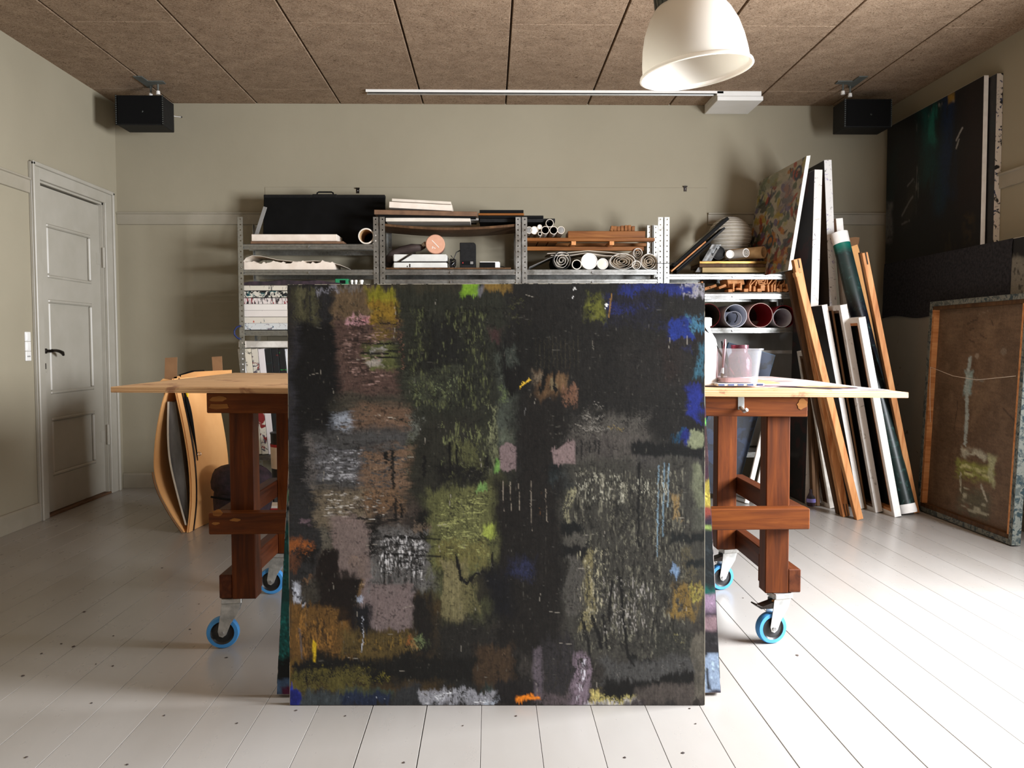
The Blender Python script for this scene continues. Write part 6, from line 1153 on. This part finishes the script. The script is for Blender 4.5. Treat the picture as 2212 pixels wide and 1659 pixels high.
# pale canvas on the floor under a felt blanket
fx, fy0, fy1, fz = 2.775, 4.375, 5.98, 1.605
pcv = thing('pale_canvas', 'big pale grey canvas standing against the right wall under dark felt', 'canvas', mat4=MT(fx+.03, (fy0+fy1)/2, .002) @ MR(math.radians(1.6), 'Y') @ MR(-PI/2, 'Z'))
canvas(pcv, fy1-fy0, fz, .034, drip('pale_grey_face', S(150, 146, 134), [S(128, 122, 110), S(96, 90, 80)], 'o', 9, .66, seed=44), M['canvas'])
w = fy1-fy0
q = Paint(40, 60, 0, 0, 20, 46, (98, 96, 88)); q.rect(-2, -2, 22, 13, (14, 14, 15), rough=2, soft=.8); q.rect(0, 14, 22, 44, (128, 124, 112), .6, 2, 6, 8); q.fleck(0, 14, 20, 46, (58, 56, 50), .58, None, 1, 2)
link_mesh('painted_corner', face_mesh('painted_corner', q.C, lambda a, b: (w/2-.15+.148*a, -.0362+0*a, fz-.002-.36*b)), M['paint'], pcv)
fe = thing('felt_blanket', 'dark charcoal felt blanket draped over the pale canvas', 'blanket', mat4=pcv.matrix_basis.copy())
rows = []; n = 30
for zz, yy in ((fz-.385, -.0415), (fz-.28, -.0400), (fz-.14, -.0405), (fz-.03, -.0400), (fz+.002, -.037), (fz+.006, -.017), (fz+.002, .004), (fz-.05, .008), (fz-.20, .009)):
    rows.append([(-w/2-.004+(w-.128)*k/n, yy+(.0022*math.sin(k*.8+zz*7) if yy < -.03 else 0)-(.001 if yy < -.03 else 0), zz+(.012*math.sin(k*.45) if zz < fz-.3 else 0)) for k in range(n+1)])
B().sheet(rows).build('felt', M['felt'], fe, smooth=True, solid=.0025)
# brown canvas seen from the back
bx_, by0, by1, bz = 2.672, 4.235, 5.20, 1.296
edg = drip('dirty_teal_edge', S(120, 124, 116), [S(34, 54, 60), S(74, 82, 80)], 'o', 26, .52, seed=50)
lm, nt, bs = newmat('linen_back'); bs.inputs['Roughness'].default_value = .9
f = noise(nt, coords(nt), 2.5, 5); f9 = noise(nt, coords(nt), 160, 2); nt.links.new(mixc(nt, 1.0, ramp(nt, f, [(.3, S(88, 71, 56)), (.7, S(108, 88, 70))]), ramp(nt, f9, [(.3, (.85, .85, .85, 1)), (.7, (1, 1, 1, 1))]), 'MULTIPLY'), bs.inputs['Base Color']); M['linen_back'] = lm
bc = thing('turned_canvas', 'brown canvas turned to show its linen back, leaning at the right wall', 'canvas', mat4=MT(bx_+.048, (by0+by1)/2, .004) @ MR(math.radians(2.6), 'Y') @ MR(-PI/2, 'Z'))
w, t_ = by1-by0, .045
canvas(bc, w, bz, t_, 'linen_back', edg, back=True, bars='piney', bar_w=.050)
for o in bc.children:
    if o.name.startswith('stretcher_bar') and o.data.vertices[0].co.x*o.data.vertices[1].co.x < 0: o.data.materials[0] = M['brownwood']
def reverse():
    p = Paint(110, 150, 0, 0, 96, 130, (118, 96, 76)); R, F, L, O = p.rect, p.fleck, p.line, p.blob
    F(0, 0, 96, 130, (104, 84, 66), .45, None, .8, 9); F(0, 0, 96, 130, (132, 110, 88), .55, None, .6, 9)
    R(36, 40, 44, 54, (150, 174, 172), soft=1, rough=3); L([(40, 32), (39, 44), (40, 58), (41, 72), (41, 84)], 2.6, (176, 190, 186), .95, 1); L([(41, 70), (41, 86)], 1.2, (170, 182, 178)); L([(44, 44), (56, 45)], 1.0, (150, 150, 138), .6)
    R(38, 88, 66, 93, (196, 196, 176), dry=.42, d='h', soft=1.2, rough=3); R(34, 96, 72, 104, (150, 156, 84), dry=.40, d='h', soft=1.5, rough=4); F(36, 95, 74, 106, (206, 208, 150), .52, 'h', 1, 2); R(68, 90, 74, 106, (186, 190, 150), dry=.42, soft=1, rough=3); R(38, 110, 70, 128, (104, 102, 82), dry=.36, d='h', soft=3, rough=5, a=.9); F(38, 108, 72, 128, (186, 186, 164), .58, 'h', 1, 2); L([(38, 104), (40, 116)], 1.2, (190, 190, 170)); L([(62, 108), (68, 116)], 1.4, (196, 194, 178))
    for pts in (((34, 10), (46, 7)), ((60, 8), (62, 11)), ((36, 14), (41, 13)), ((50, 17), (56, 19)), ((38, 20), (44, 22)), ((30, 60), (28, 78)), ((78, 60), (90, 66))): L(list(pts), .7, (60, 48, 40), .8)
    smear(p, 26, .7*np.ones_like(p.U)); p.C = p.C*1.25
    L([(46, 5), (58, 2)], .5, (160, 140, 120), .8); O(48, 30, 2.4, 1.6, (186, 170, 150), .8); O(75, 27, 3, 2, (160, 146, 130), .6)
    return p
link_mesh('brushed_reverse', face_mesh('brushed_reverse', reverse().C*.68, lambda a, b: (-w/2+.050+(w-.100)*a, -.0085+0*a, bz-.050-(bz-.100)*b)), M['paint'], bc)
B().tube([(-w/2+.055, -t_-.002, bz*.69), (-w/2+.30, -t_+.006, bz*.655), (-w/2+.55, -t_+.004, bz*.645), (w/2-.06, -t_-.002, bz*.672)], .0015, 5).build('hanging_cord', M['paperwarm'], bc)
B().tube([(-w/2+.055, -t_-.002, bz*.69), (-w/2+.07, -t_-.004, bz*.58), (-w/2+.10, -t_-.004, bz*.43)], .0012, 5).build('loose_thread', M['paperwarm'], bc)

# ================================================================ left of the table: bulging cardboard folder
fo_ = thing('cardboard_folder', 'bulging cardboard portfolio folder standing open on the floor by the door', 'folder', (-1.706, 4.72, 0)); ax = Vector((.12, .99, 0)).normalized(); LEN = .50
def curve(pts, Y=4.72): return [atY(u, v, Y)-Vector((-1.706, 4.72, 0)) for u, v in pts]
def smooth(pts, n=4):
    out = []
    for i in range(len(pts)-1):
        p0, p1, p2, p3 = pts[max(i-1, 0)], pts[i], pts[i+1], pts[min(i+2, len(pts)-1)]
        for k in range(n): t = k/n; out.append(.5*((2*p1)+(p2-p0)*t+(2*p0-5*p1+4*p2-p3)*t*t+(-p0+3*p1-3*p2+p3)*t*t*t))
    return out+[pts[-1]]
lc = smooth(curve([(371, 820), (353, 858), (340, 915), (333, 970), (333, 1020), (345, 1065), (372, 1115), (397, 1151)])); rcv = smooth(curve([(373, 818), (384, 868), (396, 925), (406, 985), (411, 1040), (411, 1095), (405, 1151)]))
for c_ in (lc, rcv):
    for p in c_: p.z = max(p.z, .002)
def swept(c_, l0, l1, shrink=0): return [[p+ax*(l0+(l1-l0)*j/6) for j in range(7)] for p in c_]
B().sheet(swept(lc, 0, LEN)).build('outer_cover', M['kraft'], fo_, smooth=True, solid=.005)
B().sheet(swept(rcv, 0, LEN)).build('front_cover', M['kraft'], fo_, smooth=True, solid=.005)
B().sheet([[p+ax*.006-Vector((.0, .0, 0))+Vector((.006, -.003, 0))+ax*l for l in (0, .045)] for p in rcv]).build('edge_binding', M['kraft'], fo_, smooth=True, solid=.003)
B().sheet([[p+Vector((.008, -.004, 0))+ax*l for l in (.058, .068)] for p in rcv]).build('black_strap', M['black_rubber'], fo_, smooth=True, solid=.003)
B().tube([p+Vector((.012, -.006, 0))+ax*.085 for p in rcv[2:14]], [.004, .008, .012, .014, .014, .012, .010, .008, .006, .005, .004, .003], 8).build('tie_ribbon', M['black'], fo_, smooth=True)
p = rcv[3]+ax*.09+Vector((.014, -.008, 0)); B().box(p.x-.010, p.x+.014, p.y-.008, p.y+.004, p.z-.016, p.z+.012).build('yellow_buckle', M['yellow'], fo_, bevel=.003)
p = rcv[12]+ax*.10+Vector((.02, -.012, 0)); B().lathe([(.010+.0016*math.cos(t), .0016*math.sin(t)) for t in (0, 1.57, 3.14, 4.71)], 16, MT(p.x, p.y, p.z) @ MR(PI/2, 'X'), close=True).build('ring', M['chrome'], fo_)
B().tube([p_+Vector((-.008, -.002, 0)) for p_ in lc[16:]], .005, 6).build('edge_rim', M['kraftdark'], fo_, smooth=True)
mid = [lc[min(i, len(lc)-1)].lerp(rcv[min(i, len(rcv)-1)], .5) for i in range(2, len(rcv)-1)]
grey = mat('grey_papers', S(74, 72, 70), S(112, 110, 108), 14, (1, 1, .3), rough=.7)
pf = thing('grey_papers', 'grey sheaf of papers bulging inside the cardboard folder', 'papers', (-1.706, 4.72, 0))
gl = smooth(curve([(360, 868), (359, 940), (364, 1000), (380, 1070), (398, 1135)])); gr = smooth(curve([(375, 870), (385, 940), (394, 1010), (401, 1080), (402, 1138)]))
q = B(); k = min(len(gl), len(gr)); q.sheet([[gl[i]+ax*.02, gr[i]+ax*.02] for i in range(k)]); q.sheet([[gl[i]+ax*.02, gl[i]+ax*.44] for i in range(k)]); q.sheet([[gr[i]+ax*.02, gr[i]+ax*.44] for i in range(k)]); q.sheet([[gl[0]+ax*.02, gr[0]+ax*.02], [gl[0]+ax*.44, gr[0]+ax*.44]]); q.build('paper_stack', grey, pf, smooth=True)
B().sheet([[gl[i]+ax*.012+Vector((.0, -.004, 0)), gl[i]+ax*.012+Vector((.010, -.005, 0))] for i in range(k)]).build('pale_page_edge', M['paperwarm'], pf, solid=.001)
for (u0, v0, u1, v1, Y, lb) in ((352, 773, 381, 822, 5.0, 'brown cardboard flap sticking up at the left of the folder'), (461, 771, 482, 806, 5.15, 'brown cardboard flap sticking up at the far end of the folder')):
    a, b = atY(u0, v0, Y), atY(u1, v1, Y); fl_ = B(); s_ = .012 if u0 < 400 else -.010
    fl_.prism([(a.x+s_, a.z), (b.x+s_*.6, a.z+.004), (b.x, b.z-.10), (a.x, b.z-.10)], 'y', Y, Y+.004); o = fl_.build('top_flap', M['kraftdark'], fo_); o.location = -Vector((-1.706, 4.72, 0))
for pts, Y in (([(338, 830), (352, 818), (378, 822), (372, 832)], 4.85), ([(375, 815), (420, 803), (500, 799), (500, 808), (420, 818), (378, 822)], 5.0)):
    q = B(); P2 = [atY(u, v, Y)-Vector((-1.706, 4.72, 0)) for u, v in pts]; q.prism([(p.x, p.z) for p in P2], 'y', P2[0].y, P2[0].y+.006); q.build('top_edge', M['kraft'], fo_)
a = atY(388, 812, 5.0)-Vector((-1.706, 4.72, 0)); b = atY(440, 802, 5.2)-Vector((-1.706, 4.72, 0)); B().tube([a, a.lerp(b, .5)+Vector((0, 0, .01)), b], .008, 8).build('tie_ribbon', M['black'], fo_)
# bag, bucket, box under the table
Yb = 5.05
def blobmesh(name, parts, m, parent):
    q = B()
    for c, rx, ry, rz in parts:
        n, k = 16, 10; rows = []
        for j in range(k+1):
            th = PI*j/k; rows.append([(c[0]+rx*abs(math.sin(th))**.8*math.cos(2*PI*i/n)*(1+.05*math.sin(3*i+j)), c[1]+ry*abs(math.sin(th))**.8*math.sin(2*PI*i/n), c[2]+rz*math.copysign(abs(math.cos(th))**.8, math.cos(th))) for i in range(n+1)])
        q.sheet(rows)
    return q.build(name, m, parent, smooth=True)
p = atY(523, 1030, Yb); g0 = atZ(523, 1096, 0)
bgk = thing('backpack', 'dark plum backpack on the floor behind the left table leg', 'backpack', (-1.425, 4.86, 0))
blobmesh('backpack_body', [((0, 0, .17), .165, .12, .165)], M['bagcloth'], bgk); blobmesh('top_flap', [((0, -.02, .275), .17, .125, .10)], M['bagcloth'], bgk)
B().tube([(-.14, -.125, .20), (-.05, -.15, .19), (.05, -.15, .19), (.14, -.125, .20)], .006, 6).build('flap_piping', M['black'], bgk); B().tube([(.10, -.13, .18), (.12, -.15, .10), (.09, -.14, .03)], .012, 8).build('strap', M['black_rubber'], bgk)
p = atY(596, 985, 5.35); bk = thing('paint_bucket', 'paint bucket with white label beside the backpack', 'bucket', (p.x+.06, 5.45, 0))
zb0 = atY(596, 1014, 5.35).z; zt_ = atY(596, 957, 5.35).z
B().lathe([(.001, 0), (.105, 0), (.115, zt_+.05), (.118, zt_+.05), (.118, zt_+.06), (.001, zt_+.062)], 28).build('bucket_body', M['black_rubber'], bk, smooth=True); B().lathe([(.1125, zb0), (.1168, zt_-.03)], 28).build('paper_label', M['paperwarm'], bk, smooth=True); B().lathe([(.1170, zt_-.03), (.1173, zt_-.012)], 28).build('label_band', M['label_red'], bk, smooth=True)
p = atZ(600, 1098, 0); rb_ = thing('red_box', 'small red and white carton on the floor beside the bucket', 'box', (p.x+.04, 5.10, 0)); B().box(-.06, .09, 0, .12, 0, .075).build('carton', M['label_red'], rb_, bevel=.002); B().box(-.045, .09, -.001, .121, .062, .0765).build('carton_lid', M['paperwarm'], rb_, bevel=.001); B().box(.0, .04, -.002, 0, .015, .035).build('printed_label', M['paper'], rb_)
p = atY(575, 1040, 5.25); ws = thing('white_tray', 'white plastic tray under the table behind the backpack', 'tray', (p.x-.20, 5.37, 0)); B().box(-.20, .20, -.12, .12, .0, .012).box(-.20, .20, -.12, -.112, .012, .09).box(-.20, .20, .112, .12, .012, .09).box(-.20, -.192, -.112, .112, .012, .09).box(.192, .20, -.112, .112, .012, .09).build('tray_shell', M['plastic_white'], ws, bevel=.002)
# paint chips on the floor
q = B(); rs = random.Random(77)
for u, v, s in ((132, 1391, 1), (90, 1412, 1), (158, 1397, 1.6), (243, 1439, 1), (207, 1435, .6), (182, 1322, 1.3), (350, 1227, 1.2), (410, 1360, .9), (355, 1546, .7), (198, 1519, .8), (50, 1460, 1.2), (275, 1652, .8), (57, 1636, 1), (512, 1563, .7), (1722, 1416, 1.4), (640, 1535, .8), (1115, 1547, .7), (1000, 1568, .5), (872, 1648, .8), (1490, 1531, .7), (1350, 1637, .8), (1475, 1627, 1), (1503, 1564, .6), (746, 1547, .6), (490, 1421, 1.2), (430, 1305, .8), (245, 1374, .8), (1605, 1292, .8)):
    p = atZ(u, v, 0); n = 6; s *= .0030; a0 = rs.random()*6; q.add([(p.x+s*1.6*math.cos(a0+2*PI*k/n)*rs.uniform(.5, 1.1), p.y+s*2*math.sin(a0+2*PI*k/n)*rs.uniform(.5, 1.1), z_) for z_ in (.0004, .0016) for k in range(n)], [tuple(range(n))[::-1], tuple(range(n, 2*n))]+[(k, (k+1) % n, n+(k+1) % n, n+k) for k in range(n)])
o = tag(q.build('paint_chips', mat('dark_paint_chips', S(40, 34, 36), S(84, 70, 62), 2, rough=.8)), 'scattered dark paint chips and specks on the pale floor', 'paint chips'); o['kind'] = 'stuff'
